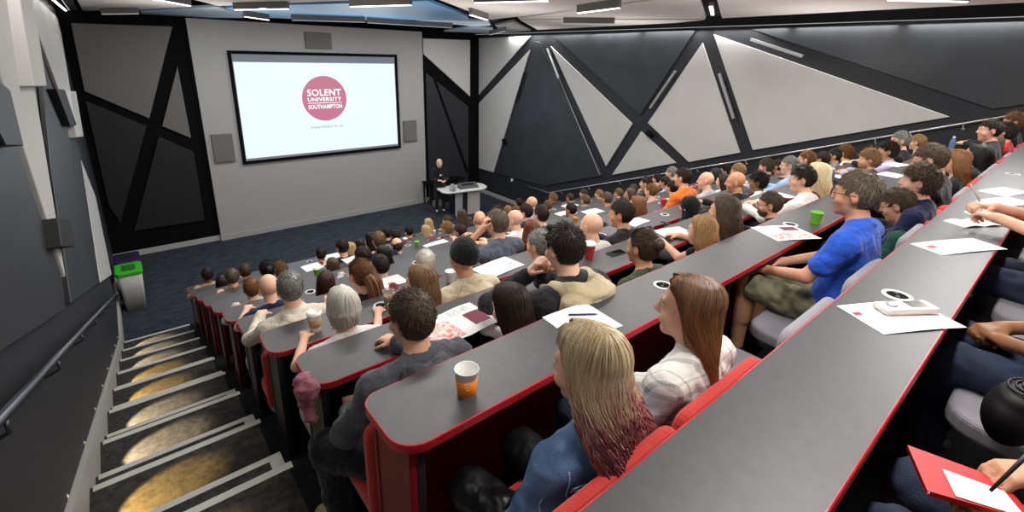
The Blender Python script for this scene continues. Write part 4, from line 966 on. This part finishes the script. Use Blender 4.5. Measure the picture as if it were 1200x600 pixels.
hero(482, 374, 1, 'hoodie', pose(yaw=12, pitch=-4, lean=(.01, .02), head=(.01, .05, 1.18), w=1.05, sw=.188, el=((-.27, .10, .74), (.25, .20, .80)), wr=((-.17, .34, .64), (.12, .43, .835)), kn=((-.30, .30, .53), (.08, .42, .55)), an=((-.27, .26, .10), (.10, .42, .10)), toe=((-.32, .42, .045), (.10, .57, .045)), hip=((-.10, .0, .52), (.09, .02, .52))),
     'person with cropped brown hair in charcoal hoodie, turned slightly left', hair='short', hc='br', top=cloth('hoodie_charcoal', '45464C', '55565C'), hood=cloth('hoodie_charcoal', '45464C'), sk=1, h=.0075, hscale=1.03, loose=.022, shoes=mat('tan_boot', 'A08E68', .7), fold=.022)
hero(598, 362, 1, 'nod', pose(pitch=-8, yaw=6), 'person with long straight dark brown hair and white top near open leaflet', hair='long', hc='dk', top='white', sk=5, hscale=1.06)
hero(661, 291, 1, 'neck', pose(yaw=-2, pitch=-8, w=1.04, sw=.18, head=(0, .04, 1.18), el=((-.22, .33, .83), (.20, .36, .83)), wr=((-.055, .215, 1.00), (.03, .225, .98)), hd=((.15, -.45, .85), (-.15, -.5, .8)), hn=((-.6, .7, .3), (.6, .7, .3)), curl=.8),
     'person with dark curly hair, black and beige hooded jacket, hands at chin', hair='quiff', hc='dk', top=cloth('jacket_black', '1A1A1D', '26262A'), hood=cloth('beige_hood', 'B8A684', 'C8B795'), sk=5, loose=.026, h=.0075, fold=.022, smin=.9)
_h = [o for o in C.objects if 'beige hooded jacket' in str(o.get('label', ''))][0]
for _o in _h.children_recursive:
    if _o.name.startswith('hood'): _o.scale = (1.28, 1.25, 1.35); _o.location = (0, .015, -.35)
hero(752, 290, 1, 'olive', pose(yaw=4, pitch=0, **LAPA), 'person with brown hair tied back in an olive jacket', hair='bun', hc='br', top='green', sk=2, h=.0085)
hero(402, 362, 2, 'desk', pose(), 'person with silver white bobbed hair in a white top', hair='bob', hc='wh', top='white', sleeve='short', sk=5, legs=M_jeans, hscale=1.05)
hero(543, 302, 2, 'beaniep', pose(yaw=-4, **LAPA), 'person in black beanie and beige hooded top', hair='beanie', hc='black', top=cloth('beige_hoodie', 'C2B496', 'CFC2A6'), hood=cloth('beige_hoodie', 'C2B496'), sk=2, loose=.02)
hero(582, 262, 3, 'ear', pose(yaw=14, el=((-.25, .24, .90), (.245, .20, .80)), wr=((-.115, .075, 1.14), (.13, .43, .835)), hd=((.25, -.15, .9), (-.35, 1, -.1)), hn=((-.8, .5, .1), (0, 0, 1)), curl=.6, w=1.06, sw=.185), 'person in slate blue T-shirt with hand raised to glasses', hair='short', hc='gb', top='slate', sleeve='short', sk=1, extras=('glasses',))
# --- three people writing or resting at the nearest desk, seated just beside the camera
PR = dict(w=1.02)
def rowm1(u, v, zr, lab, P, ps, **kw):
    fz = rows(-1)[1] - DH; p = on(2, fz + zr, u, v); w = (np.array(P['wr'][0]) + np.array(P['wr'][1])) / 2
    return person(p[0] - w[0], p[1] - w[1] - .05, fz, 1.0, ps, lab, P=P, **kw), p
rowm1(1153, 252, .86, 'person writing with white pen at nearest desk, bare forearms, red top', pose(el=((-.25, .18, .86), (.24, .20, .84)), wr=((-.09, .36, .87), (.05, .40, .90)), hd=((.5, 1, .05), (-.6, .9, .1)), curl=.75), 'pen', hair='long', hc='br', top='red', sleeve='short', sk=1, h=.007, legs=M_jeans)
rowm1(1158, 388, .66, 'person with clasped hands resting on the lap of blue jeans', pose(el=((-.25, .05, .74), (.25, .05, .74)), wr=((-.06, .30, .66), (.06, .32, .67)), hd=((.8, .7, -.1), (-.8, .7, -.1)), curl=.8), 'clasp', hair='short', hc='dk', top='black', sleeve='short', sk=3, h=.007, legs=M_jeans)
rowm1(1176, 572, .74, 'person writing on a red folder with a black pen, bottom right', pose(el=((-.22, .02, .76), (.26, .05, .80)), wr=((-.10, .26, .70), (.10, .25, .76)), hd=((.6, .8, .1), (-.7, .7, -.1)), curl=.7), 'folder', hair='short', hc='br', top='black', sleeve='short', sk=2, h=.007, legs=M_jeans)
for u, v, w, l, hgt, r in ():
    pass
# ------------------------------------------------------------------ seats under and between people
R0 = [1, 1, 0, 0, 0, 1, 1, 0, 1, 0, 0, 1, 0, 1]
for k in range(-1, 10):
    xs = sorted(taken[k]) if k >= 0 else [1.3, 2.3, 3.4]
    full = []
    for i, x in enumerate(xs):
        if full and x - full[-1] < .50: x = full[-1] + .53 if x - full[-1] > .25 else None
        if x is None: continue
        gap = x - (full[-1] if full else DX0 - .2)
        m_ = int((gap + .02) // .56) - (1 if full or True else 0)
        st = (full[-1] if full else DX0 - .25)
        if full and gap > 1.06:
            m_ = int(gap / .53) - 1
            for j in range(m_): full.append(st + gap * (j + 1) / (m_ + 1))
        full.append(x)
    while full[-1] + .56 < DX1 - .25: full.append(full[-1] + .56)
    for i, x in enumerate(full):
        red = R0[i % len(R0)] if k == 0 else rnd.random() < .5
        seat(x, k, red, '%s theatre seat, %s from the left aisle in the %s row from front' % ('red' if red else 'grey', ORD[i], rowname(k) if k >= 0 else 'eleventh'))
# ------------------------------------------------------------------ cups, bottles, papers
def spot(u, v, k): return on(2, rows(k)[1], u, v)
def cup(u, v, k, lab, col, hgt=.095, r=.040, lid=None, sleeve=None, fill=None, clear=False):
    p = spot(u, v, k); t = thing('paper_cup' if not clear else 'plastic_cup', lab, 'cup', tuple(p)); q = MB(); rb = r * .72
    q.lathe([(.0001, .004), (rb, .004), (rb, 0), (rb + .0005, .001), (r, hgt), (r + .002, hgt + .002), (r + .0005, hgt + .004), (r - .002, hgt), (rb - .001, .006), (.0001, .006)], n=28)
    obj('cup_body', q.mesh('cup', True), mat('clear_plastic', 'E8E8E4', .08, trans=.85) if clear else mat('cup_' + col, col, .5), t)
    if sleeve:
        q = MB(); f = lambda z: rb + (r - rb) * z / hgt; zs0 = .004 if lid is None else .03; q.lathe([(f(zs0) + .0008, zs0), (f(zs0) + .002, zs0 + .001), (f(hgt * .72) + .002, hgt * .72), (f(hgt * .72) + .0005, hgt * .72)]); obj('sleeve', q.mesh('slv', True), mat('sleeve_' + sleeve, sleeve, .7), t)
    if lid:
        q = MB(); q.lathe([(r + .003, hgt - .002), (r + .004, hgt + .004), (r - .002, hgt + .006), (r - .004, hgt + .016), (r - .008, hgt + .017), (r - .010, hgt + .013), (.0001, hgt + .013)]); obj('lid', q.mesh('lid', True), mat('lid_' + lid, lid, .35), t)
    if fill: q = MB(); q.lathe([(.0001, .008), (rb - .003, .008), (r - .006, hgt * .72), (.0001, hgt * .72)]); obj('drink', q.mesh('drink', True), mat('drink_' + fill, fill, .2), t)
cup(547, 461, 0, 'orange and white paper cup standing on the near desk', 'EFEDEA', .098, .041, None, 'F08418')
_c = [o for o in C.objects if o.get('label') == 'orange and white paper cup standing on the near desk'][0]
for a_, z_, w_ in ((-2.15, .062, .016), (-2.25, .050, .011), (-2.05, .038, .014)):
    rr_ = .0306 + (.041 - .0306) * z_ / .098 + .0028; q = MB(); q.prism([(rr_ * math.cos(a_ + t_), rr_ * math.sin(a_ + t_), z_ + dz_) for t_, dz_ in ((-w_ * 12, 0), (w_ * 12, 0), (w_ * 12, .005), (-w_ * 12, .005))], (-.0002, -.0002, 0)); obj('printed_mark', q.mesh('mk'), mat('cup_print', 'FFD9A8', .5), _c)
cup(370, 387, 2, 'white takeaway cup with brown sleeve and white lid', 'E8E6E0', .12, .043, 'E8E6E2', 'B08A58')
cup(456, 359, 2, 'clear plastic cup of iced coffee on the desk', 'x', .12, .042, None, None, 'B88A5A', True)
cup(955, 262, 0, 'bright green paper cup on the near desk beside man in blue', '7CC83C', .085, .040)
cup(1036, 218, 1, 'bright green paper cup by the brown haired man in glasses', '6CBE30', .085, .040)
cup(372, 323, 4, 'green paper cup with white lid beside the dark red haired woman', '6CBE30', .085, .038, 'E8E6E2')
cup(489, 289, 6, 'light green paper cup on a middle desk left of lectern', '86C850', .085, .040)
cup(475, 285, 7, 'pink cup with white lid on the desk, leftmost of the pink ones', 'E07A90', .085, .038, 'E8E6E2')
cup(506, 280, 7, 'pink cup on the desk beneath the blond woman', 'E88A9A', .07, .038)
cup(509, 275, 8, 'white paper cup on the desk right of the blond woman', 'ECEAE6', .085, .036)
cup(777, 240, 3, 'red paper cup alone on the desk towards the right wall', 'D84A50', .085, .040)
cup(813, 224, 4, 'pinkish red cup near the man in orange', 'E0606A', .085, .040)
cup(674, 261, 4, 'orange paper cup beside white papers, middle right', 'E8923A', .08, .040)
cup(690, 303, 1, 'white and red lidded cup behind the man in hooded jacket', 'D23A40', .115, .043, 'ECEAE8')
cup(528, 330, 2, 'white mug by the person in black beanie', 'E4E2DE', .09, .042)
def bottle(u, v, k, lab, col='7FA8D8'):
    p = spot(u, v, k); t = thing('water_bottle', lab, 'bottle', tuple(p)); q = MB()
    q.lathe([(.0001, 0), (.031, 0), (.033, .01), (.033, .06), (.030, .07), (.033, .08), (.033, .15), (.024, .185), (.013, .20), (.013, .21), (.0001, .21)]); obj('bottle_body', q.mesh('b', True), mat('bottle_plastic', col, .1, trans=.6), t)
    q = MB(); q.lathe([(.015, .205), (.015, .225), (.0001, .225)]); obj('bottle_cap', q.mesh('c', True), M_white, t)
bottle(1113, 179, 0, 'blue tinted water bottle near the raised hands, upper right'); bottle(972, 218, 1, 'clear water bottle beside the person in light blue', 'C8D4DC')
def paper(u, v, k, w, l, ang, lab, prints=(), cat='paper', name='sheet_of_paper', fold=0):
    p = spot(u, v, k); t = thing(name, lab, cat, (p[0], p[1], p[2] + .0006), math.radians(ang)); q = MB(); nx = 9
    V = []; Fs = []
    for i in range(nx):
        a = i / (nx - 1); x = (a - .5) * w; zc = .004 * math.sin(a * PI) * (1 if not fold else 0) + (fold * abs(math.sin(a * 2 * PI)) if fold else 0)
        V += [(x, -l / 2, zc), (x, l / 2, zc), (x, -l / 2, zc + .0012), (x, l / 2, zc + .0012)]
    for i in range(nx - 1):
        b = i * 4; Fs += [(b, b + 1, b + 5, b + 4), (b + 2, b + 6, b + 7, b + 3), (b, b + 4, b + 6, b + 2), (b + 1, b + 3, b + 7, b + 5)]
    Fs += [(0, 2, 3, 1), ((nx - 1) * 4, (nx - 1) * 4 + 1, (nx - 1) * 4 + 3, (nx - 1) * 4 + 2)]
    q.add(V, Fs); obj('sheet', q.mesh('sheet'), M_paper, t)
    for (a0, b0, a1, b1, m) in prints:
        V = []; Fs = []
        for i in range(5):
            a = a0 + (a1 - a0) * i / 4; x = (a - .5) * w; zc = .004 * math.sin(a * PI) * (1 if not fold else 0) + (fold * abs(math.sin(a * 2 * PI)) if fold else 0) + .0022
            V += [(x, (b0 - .5) * l, zc), (x, (b1 - .5) * l, zc)]
        Fs = [(i * 2, i * 2 + 2, i * 2 + 3, i * 2 + 1) for i in range(4)]; q = MB(); q.add(V, Fs); obj('printed_block', q.mesh('pr', recalc=False), m, t)
    return t
M_grid = mat('ink_grey', 'B8B8BC', .7, col2='E8E8E8', nscale=60); M_blueink = mat('ink_blue', 'A8C4DC', .7, col2='E6EEF4', nscale=40); M_pinkink = mat('ink_pink', 'F0C8C4', .7, col2='F4E4E0', nscale=8)
paper(534, 380, 1, .42, .28, 4, 'open leaflet with red map and maroon block on the second desk', [(.04, .06, .46, .72, M_ink), (.68, .2, .95, .66, M_maroon), (.55, .75, .9, .95, M_grid)], 'leaflet', 'open_leaflet', .006)
paper(682, 377, 0, .26, .24, -6, 'blank white paper with a pen, before the blond pink haired person', [], name='sheet_of_paper')
paper(584, 313, 2, .40, .24, 6, 'white papers with pale blue print beside the slate T-shirt', [(.5, .1, .9, .5, M_blueink), (.1, .5, .45, .9, M_grid)])
paper(459, 330, 3, .24, .20, 4, 'white paper left of the cup of iced coffee', [(.2, .2, .8, .7, M_pinkink)])
paper(512, 286, 6, .42, .2, 6, 'large white sheet on a middle desk near green cup', [(.1, .3, .7, .6, M_grid)])
paper(366, 313, 5, .22, .20, 5, 'white folded paper beside the grey haired person in cream', []); paper(412, 304, 6, .24, .2, 5, 'white sheet lower left of the blond long hair', [])
paper(335, 362, 4, .24, .2, 20, 'pale blue crumpled paper beside the bald person in navy', [(.1, .1, .9, .9, M_blueink)], fold=.012)
paper(392, 300, 7, .35, .2, 0, 'white papers on a front desk at left', []); paper(746, 260, 2, .30, .16, 4, 'white strip of paper left of the headscarf wearer', [])
paper(789, 272, 1, .30, .18, -14, 'white paper beside a black phone on the desk', []); paper(920, 273, 0, .34, .27, -28, 'red printed leaflet under the green cup on the near desk', [(.06, .1, .9, .45, M_ink), (.55, .6, .92, .85, M_maroon)], 'leaflet', 'printed_leaflet')
paper(832, 232, 3, .34, .18, -8, 'white sheet in front of the bearded bald person', []); paper(695, 248, 4, .34, .2, -2, 'printed white sheet beside red item, towards right wall', [(.2, .2, .8, .7, M_pinkink)])
paper(915, 230, 1, .28, .2, -10, 'white paper before the man in white T-shirt', []); paper(668, 241, 6, .36, .2, 3, 'white sheet far right by the blond heads', []); paper(660, 250, 5, .3, .16, 0, 'white sheet near the hand on chin', [])
paper(1054, 371, -1, .33, .19, -30, 'glossy brochure lying open at the nearest desk under a device', [(.35, .05, .95, .5, M_pinkink), (.03, .62, .12, .72, M_red)], 'brochure', 'brochure')
paper(1123, 289, -1, .42, .15, -26, 'long white brochure further along the nearest desk', [(.55, .1, .95, .7, M_pinkink), (.08, .5, .2, .7, M_red)], 'brochure', 'brochure')
paper(1178, 225, -1, .34, .16, -18, 'white sheet at the right edge of the nearest desk', []); paper(1180, 237, -1, .34, .16, -22, 'sheet printed with grey grid under the writing hands', [(.05, .1, .95, .9, M_grid)])
paper(1140, 262, -1, .26, .12, -30, 'folded white booklet in front of the writing hands', [], 'booklet', 'booklet', .010)
paper(985, 207, 1, .3, .18, -12, 'white papers before the ginger curly haired person', []); paper(1050, 193, 0, .3, .18, -14, 'white paper near the lilac shirt', []); paper(1045, 205, 0, .26, .2, -8, 'white plate like sheet under the far green cup', [])
def phone(u, v, k, ang, lab, w=.075, l=.15):
    p = spot(u, v, k); t = thing('mobile_phone', lab, 'phone', tuple(p), math.radians(ang)); o = box_obj('phone_body', (-l / 2, -w / 2, 0), (l / 2, w / 2, .009), M_plast, t, .003); box_obj('phone_screen', (-l / 2 + .005, -w / 2 + .004, .009), (l / 2 - .005, w / 2 - .004, .0095), mat('phone_glass', '08080A', .05), t)
phone(784, 281, 1, 12, 'black phone on the desk beside white paper'); phone(722, 297, 1, -8, 'dark phone on the desk near woman in olive')
p = spot(1060, 366, -1); t = thing('instant_camera', 'pale grey rounded device with small dark screen on the brochure', 'device', (p[0], p[1], p[2] + .006), math.radians(-34))
o = box_obj('device_body', (-.105, -.036, 0), (.105, .036, .026), mat('device_grey', 'C8C6C0', .4), t, .012); box_obj('device_screen', (.0, -.020, .026), (.07, .022, .0275), mat('dev_screen', '4A4440', .2), t); q = MB(); q.lathe([(.018, 0), (.018, .004), (.012, .005), (.0001, .004)], (-.06, 0, .026), 20); obj('device_dial', q.mesh('dial', True), M_alu, t)
p = spot(683, 371, 0); t = thing('pen', 'dark pen lying on the white paper', 'pen', (p[0], p[1], p[2] + .011), math.radians(-35)); q = MB(); q.tube([(-.065, 0, 0), (.055, 0, 0), (.07, 0, 0)], [.0045, .0045, .001], 8); obj('barrel', q.mesh('pen', True), mat('pen_blue', '2A3A5A', .3), t)
# things round the three nearest people
fz = rows(-1)[1] - DH
a, b = on(2, fz + .99, 1138, 217), on(2, fz + .90, 1146, 232); t = thing('pen', 'white pen held upright above the nearest desk', 'pen', tuple(b)); q = MB(); d = np.array(a) - np.array(b); q.tube([-d * .5, d * 1.0], .005, 8); obj('barrel', q.mesh('pen2', True), M_white, t)
a, b = on(2, fz + .86, 1205, 532), on(2, fz + .80, 1168, 568); t = thing('pen', 'black pen in the hand over the red folder', 'pen', tuple(b)); q = MB(); d = np.array(a) - np.array(b); q.tube([-d * .2, d * 1.6], [.003, .006], 8); obj('barrel', q.mesh('pen3', True), M_plast, t)
P4 = [on(2, fz + .72, u, v) for u, v in ((1062, 526), (1085, 580), (1215, 618), (1170, 566))]
t = thing('folder', 'red folder with a white sheet on it, bottom right corner', 'folder', tuple(P4[0])); q = MB(); L4 = [x - P4[0] for x in P4]; q.prism(L4, (0, 0, .012)); o = obj('cover', q.mesh('cover'), mat('folder_red', 'C01E24', .45), t)
q = MB(); q.prism([L4[0] + (0, 0, .002), L4[1] + (0, 0, .002), L4[1] + (L4[2] - L4[1]) * .02 + (0, 0, .002), L4[0] + (L4[3] - L4[0]) * .02 + (0, 0, .002)], (-.002, -.002, .008)); obj('page_edges', q.mesh('pg'), M_paper, t)
q = MB(); q.prism([L4[0] * (1 - a_) * (1 - b_) + L4[1] * (1 - a_) * b_ + L4[3] * a_ * (1 - b_) + L4[2] * a_ * b_ + (0, 0, .013) for a_, b_ in ((.30, .35), (.28, .95), (.9, .98), (.9, .4))], (0, 0, .001)); obj('sheet', q.mesh('sh'), M_paper, t)
p = on(2, fz + .66, 1196, 470); t = thing('bag', 'black bag with embossed oval flap beside the nearest seats', 'bag', tuple(p), math.radians(-20))
t.scale = (.60,) * 3; S = SDF((-.24, -.2, -.3), (.24, .2, .16), .01); S.ell((0, 0, -.08), (.17, .12, .16), .05); S.ell((0, -.02, .03), (.13, .10, .06), .03); S.displace(.02, 9, 3); obj('bag_body', S.build('bag'), mat('bag_black', '08080A', .62), t)
for i, r in enumerate((.105, .07, .04)): q = MB(); q.tube([(r * math.cos(a_), r * .75 * math.sin(a_) - .02, .088 + .006 * i) for a_ in np.linspace(0, 2 * PI, 25)], .006, 6, False); obj('embossed_seam', q.mesh('seam', True), mat('bag_black2', '141416', .5), t)
p = on(0, .46, 357, 458); t = thing('sweater', 'dusty pink sweater bundled at the aisle end of a desk', 'clothing', tuple(p)); S = SDF((-.1, -.16, -.2), (.14, .16, .14), .009)
S.cap((0, -.06, .04), (.03, .05, -.02), .05, .045, .03); S.cap((0, .02, .03), (0, -.06, -.1), .04, .03, .03); S.cap((.02, .06, .02), (.0, .07, -.12), .035, .025, .02); S.ridge(.03, 26, 3, 1, 1, 1.6); obj('sweater_body', S.build('sweater'), cloth('dusty_pink', '8A4A58', 'A06472'), t)
# ------------------------------------------------------------------ lectern, presenter, bins
c = on(2, 0, 547, 255); lx, ly = c[0], c[1]
A = on(2, 0, 534, 254); B = on(2, 0, 561, 250); Tl, Tr = on(2, 1.02, 511, 224), on(2, 1.02, 562, 221)
t = thing('lectern', 'white topped lectern desk with pale front panels on the flat floor', 'lectern', (A[0], A[1], 0), math.atan2(B[1] - A[1], B[0] - A[0])); wl = math.hypot(B[0] - A[0], B[1] - A[1]); t.scale = (1, 1, .82)
box_obj('front_panel', (wl * .52, 0, .02), (wl + .04, .04, .97), mat('lectern_panel', 'B8B4AC', .5), t, .005)
box_obj('side_panel', (.0, .0, .02), (wl * .30, .04, .97), mat('lectern_blue_grey', '9EA4AC', .5), t, .005); box_obj('core', (.02, .05, 0), (wl, .55, .97), M_alud, t)
pts = [(x_, y_) for x_, y_ in rrect(-.42, -.16, wl + .34, .62, (.25, .36, .25, .2), 8)]; q = MB(); q.prism([(a_, b_, .97) for a_, b_ in pts], (0, 0, .05)); o = obj('top', q.mesh('ltop'), mat('lectern_top', 'D6D4D0', .4), t); bevel(o, .01, 2)
LM = Matrix.Translation((A[0], A[1], 0)) @ Matrix.Rotation(math.atan2(B[1] - A[1], B[0] - A[0]), 4, 'Z')
def onlect(x_, y_, z_=.837): return tuple(LM @ Vector((x_, y_, z_)))
rz_ = math.atan2(B[1] - A[1], B[0] - A[0])
t = thing('control_console', 'low dark grey control console on the lectern top', 'console', onlect(wl * .62, .16), rz_); q = MB(); q.prism([(-.30, -.12, 0), (-.30, .14, 0), (-.30, .14, .14), (-.30, -.12, .03)], (.62, 0, 0)); o = obj('console_body', q.mesh('con'), mat('console_grey', '4A4A4C', .5), t); bevel(o, .006); box_obj('control_panel', (-.2, -.02, .10), (.2, .0, .13), M_black, t)
t = thing('microphone', 'thin gooseneck microphone on the lectern', 'microphone', onlect(-.02, .25), rz_); q = MB(); q.lathe([(.0001, 0), (.05, 0), (.05, .02), (.0001, .022)], n=16); obj('base', q.mesh('mb'), M_black, t); q = MB(); q.tube([(0, 0, .02), (0, 0, .2), (-.03, -.03, .33), (-.09, -.06, .38)], .007, 6); obj('gooseneck', q.mesh('gn', True), M_black, t); q = MB(); q.tube([(-.09, -.06, .38), (-.13, -.08, .40)], .014, 8); obj('mic_head', q.mesh('mh', True), M_black, t)
t = thing('water_jug', 'clear rounded jug standing on the left of the lectern', 'jug', onlect(-.10, -.02), rz_); q = MB(); q.lathe([(.0001, 0), (.08, 0), (.10, .06), (.09, .13), (.06, .18), (.065, .21)], n=20); obj('jug_body', q.mesh('jug', True), mat('jug_glass', 'C8D0D4', .1, trans=.6), t); q = MB(); q.tube([(.06, 0, .19), (.13, 0, .15), (.09, 0, .06)], .01, 6); obj('handle', q.mesh('hd', True), mat('jug_glass', 'C8D0D4'), t)
pf = on(2, 0, 516, 249)
ST = dict(hip=((-.09, 0, .92), (.09, 0, .92)), kn=((-.10, .02, .50), (.10, .03, .50)), an=((-.10, -.02, .09), (.11, -.02, .09)), toe=((-.12, .12, .04), (.13, .12, .04)))
def standing(x, y, rz, lab, **kw):
    # same anatomy, spine lifted by .40 m onto straight legs
    dz = .40; hd_ = (0, .03, 1.18 + dz); P = dict(BASE); P.update(ST); P.update(head=hd_, yaw=0, pitch=-10, w=.95, sw=.160, el=((-.23, -.02, .70 + dz), (.23, .02, .70 + dz)), wr=((-.11, .20, .66 + dz), (.10, .22, .70 + dz)), hd=((.7, .6, .1), (-.7, .6, .1)), curl=.7)
    lo = np.array((-.45, -.3, -.02)); hi = np.array((.45, .45, 1.85)); S = SDF(lo, hi, .011)
    def tz(S, g):
        w = P['w']; S.ell((0, 0, .56 + dz), (.155 * w + g, .11 + g, .13 + g), .05); S.ell((0, 0, .70 + dz), (.125 * w + g, .095 + g, .15 + g), .06); S.ell((0, -.015, .87 + dz), (.145 * w + g, .098 + g, .155 + g), .06)
        for s_ in (-1, 1): S.cap((s_ * .05, -.025, 1.005 + dz), (s_ * P['sw'], -.02, .962 + dz), .05 + g * .6, .05 + g, .05)
    tz(S, 0); sh = ((-P['sw'], -.02, .955 + dz), (P['sw'], -.02, .955 + dz)); T = hmat(hd_, 0, -10); S.cap((0, -.02, 1 + dz), (T @ np.array((0, -.022, -.085, 1)))[:3], .055, .05, .03)
    for i in (0, 1):
        S.cap(sh[i], P['el'][i], .046, .038, .03); S.cap(P['el'][i], P['wr'][i], .038, .025, .015); hand_sdf(S, P['wr'][i], P['hd'][i], (0, .2, 1), .7, 1 if i else -1)
        S.cap(P['hip'][i], P['kn'][i], .080, .052, .04); S.cap(P['kn'][i], P['an'][i], .050, .036, .02); S.cap(P['an'][i], P['toe'][i], .034, .026, .02)
    head_sdf(S, T); t = thing('person', lab, 'person', (x, y, 0), rz); obj('body', S.build('body'), skin(5), t)
    o = obj('hair', hair_mesh('bob').copy(), None, t); omat(o, hairm('pb')); o.matrix_local = Matrix(T.tolist())
    S = SDF(lo, hi, .011); tz(S, .016)
    for i in (0, 1): S.cap(sh[i], P['el'][i], .062, .055, .03); S.cap(P['el'][i], np.array(P['el'][i]) * .1 + np.array(P['wr'][i]) * .9, .052, .038, .02)
    S.cap((0, -.02, .98 + dz), (0, -.01, 1.03 + dz), .066, .06, .02); S.ell((0, 0, .50 + dz), (.18, .13, .12), .05); S.displace(.014, 9, 2); obj('jacket', S.build('jacket'), top_m('black'), t)
    S = SDF(lo, hi, .011)
    for i in (0, 1): S.cap(P['hip'][i], P['kn'][i], .092, .066, .04); S.cap(P['kn'][i], np.array(P['an'][i]) + (0, 0, .03), .062, .052, .03)
    obj('trousers', S.build('trousers'), cloth('black_trousers', '15151A', '1E1E24'), t)
    for i in (0, 1):
        S = SDF(lo, (.45, .45, .4), .011); a_ = np.array(P['an'][i]); S.cap(a_ + (0, -.03, -.045), P['toe'][i], .042, .036, .02); S.cap(a_ + (0, 0, -.02), a_, .042, .042, .02)
        S.cut(lambda x, y, z: .003 - z + 0 * x + 0 * y); obj('shoe', S.build('shoe'), mat('shoe_dark', '17171A', .5), t)
    o = box_obj('name_badge', (-.03, .125, .82 + dz), (.03, .130, .86 + dz), M_white, t)
standing(pf[0], pf[1], math.radians(165), 'presenter with short blond hair in black clothes standing behind the lectern')
# dark table behind the lectern
A2, B2 = on(1, YF - .55, 503, 226), on(1, YF - .55, 545, 222); t = thing('equipment_table', 'low black table with equipment against the front wall', 'table', (A2[0], YF - .55, 0)); wt = B2[0] - A2[0]
box_obj('tabletop', (0, 0, .70), (wt, .45, .74), M_black, t)
for a_ in (.03, wt - .07):
    for b_ in (.02, .40): box_obj('leg', (a_, b_, 0), (a_ + .04, b_ + .04, .70), M_alud, t)
box_obj('rack', (.25, .03, .05), (wt - .25, .42, .66), M_panD2, t)
A3 = on(1, YF - .35, 506, 236)
t = thing('wall_socket_box', 'small pale boxes on the floor by the screen wall', 'box', (A3[0], YF - .75, 0)); box_obj('box_body', (-.12, 0, 0), (.14, .14, .16), mat('pale_box', '8A8880', .5), t, .01); box_obj('box_lid', (-.13, -.01, .16), (.15, .15, .18), M_panG, t)
def bin_(x, y, rz, lab, lidc, bodyc):
    t = thing('recycling_bin', lab, 'bin', (x, y, 0), rz); w, d, h_ = .19, .26, .74
    q = MB(); V = []; 
    for z_, s_ in ((0, .78), (h_, 1.0)): V += [(a_ * s_, b_ * s_, z_) for a_, b_ in rrect(-w, -d, w, d, (.06,) * 4, 4)]
    n_ = len(V) // 2; q.add(V, [tuple(range(n_ - 1, -1, -1)), tuple(range(n_, 2 * n_))] + [(i, (i + 1) % n_, (i + 1) % n_ + n_, i + n_) for i in range(n_)]); obj('bin_body', q.mesh('bin', True), mat('bin_body_' + bodyc, bodyc, .5), t)
    q = MB(); q.prism([(a_, b_, h_ - .02) for a_, b_ in rrect(-w - .015, -d - .015, w + .015, d + .015, (.07,) * 4, 5)], (0, 0, .07)); o = obj('lid', q.mesh('lid'), mat('lid_' + lidc, lidc, .4), t); bevel(o, .012, 2)
    q = MB(); q.prism([(a_, b_, h_ + .05) for a_, b_ in rrect(-w * .55, -d * .62, w * .55, d * .62, (.04,) * 4, 5)], (0, 0, .003)); obj('slot', q.mesh('slot'), mat('slot_' + lidc, '1E5A1E' if lidc[0] == '3' else '120A1C', .6), t)
bn = on(2, .76, 147, 316); bin_(XL + .27, bn[1], 0, 'pale grey recycling bin with bright green lid by left wall', '36B024', 'AEADA8')
bin_(XL + .27, bn[1] + .62, 0, 'recycling bin with dark purple lid behind the green lidded one', '2A1840', '8C8B88')
# ------------------------------------------------------------------ lamps of the room (linear ceiling lights over the seating and wall washers), plus an added bounce fill
for x in (1.9, 4.7, 7.6):
    for y in (-2.6, .4, 3.0, 5.6, 8.4):
        bar_light((x - .75, y, 5.34), (x + .75, y, 5.34), 'suspended linear light over the seating, out of view above', e=0) if False else None
        area((x, y, 5.36), (0, 0, 0), 1.5, .12, 50 if y < 8 else 36, (1, .97, .93), 'ceiling_lamp')
    for y in (11.2,): area((x, y, 5.30), (math.radians(10), 0, 0), 1.5, .12, 62, (.95, .98, 1), 'ceiling_lamp')
for x in (1.5, 4.7, 7.9):
    for y in (-1, 2.6, 6.2, 9.8): area((x, y, 4.55), (PI, 0, 0), 2.2, 1.2, 20, (1, .97, .93), 'bounce_fill')  # added upward fill in place of bounced light on the ceiling, no fixtures
for y in np.arange(-3.5, 13, 1.65):
    area((XR - .12, y, 5.40), (0, math.radians(8), 0), .10, 1.5, 17 if y < 10 else 22, (1, .995, .96), 'wall_washer')
    area((XL + .12, y, 5.40), (0, math.radians(-8), 0), .10, 1.5, 9, (1, .97, .93), 'wall_washer').data.energy = 5.5
w = bpy.data.worlds.new('world'); bpy.context.scene.world = w; w.use_nodes = True; w.node_tree.nodes['Background'].inputs[0].default_value = (.05, .055, .06, 1)
# ------------------------------------------------------------------ camera
cam = bpy.data.cameras.new('camera'); cam.sensor_width = 36; cam.lens = F / 1200 * 36; cam.shift_x = 0; cam.shift_y = -(300 - CY) / 1200; cam.clip_start = .05
co = bpy.data.objects.new('camera', cam); C.objects.link(co)
Mx = Matrix.Identity(4)
for i in range(3): Mx[i][0] = R3[i, 0]; Mx[i][1] = -R3[i, 1]; Mx[i][2] = -R3[i, 2]
Mx[2][3] = H; co.matrix_world = Mx; bpy.context.scene.camera = co
vs = bpy.context.scene.view_settings; vs.view_transform = 'Standard'; vs.look = 'None'; vs.exposure = -.08; vs.gamma = 1; vs.use_curve_mapping = False
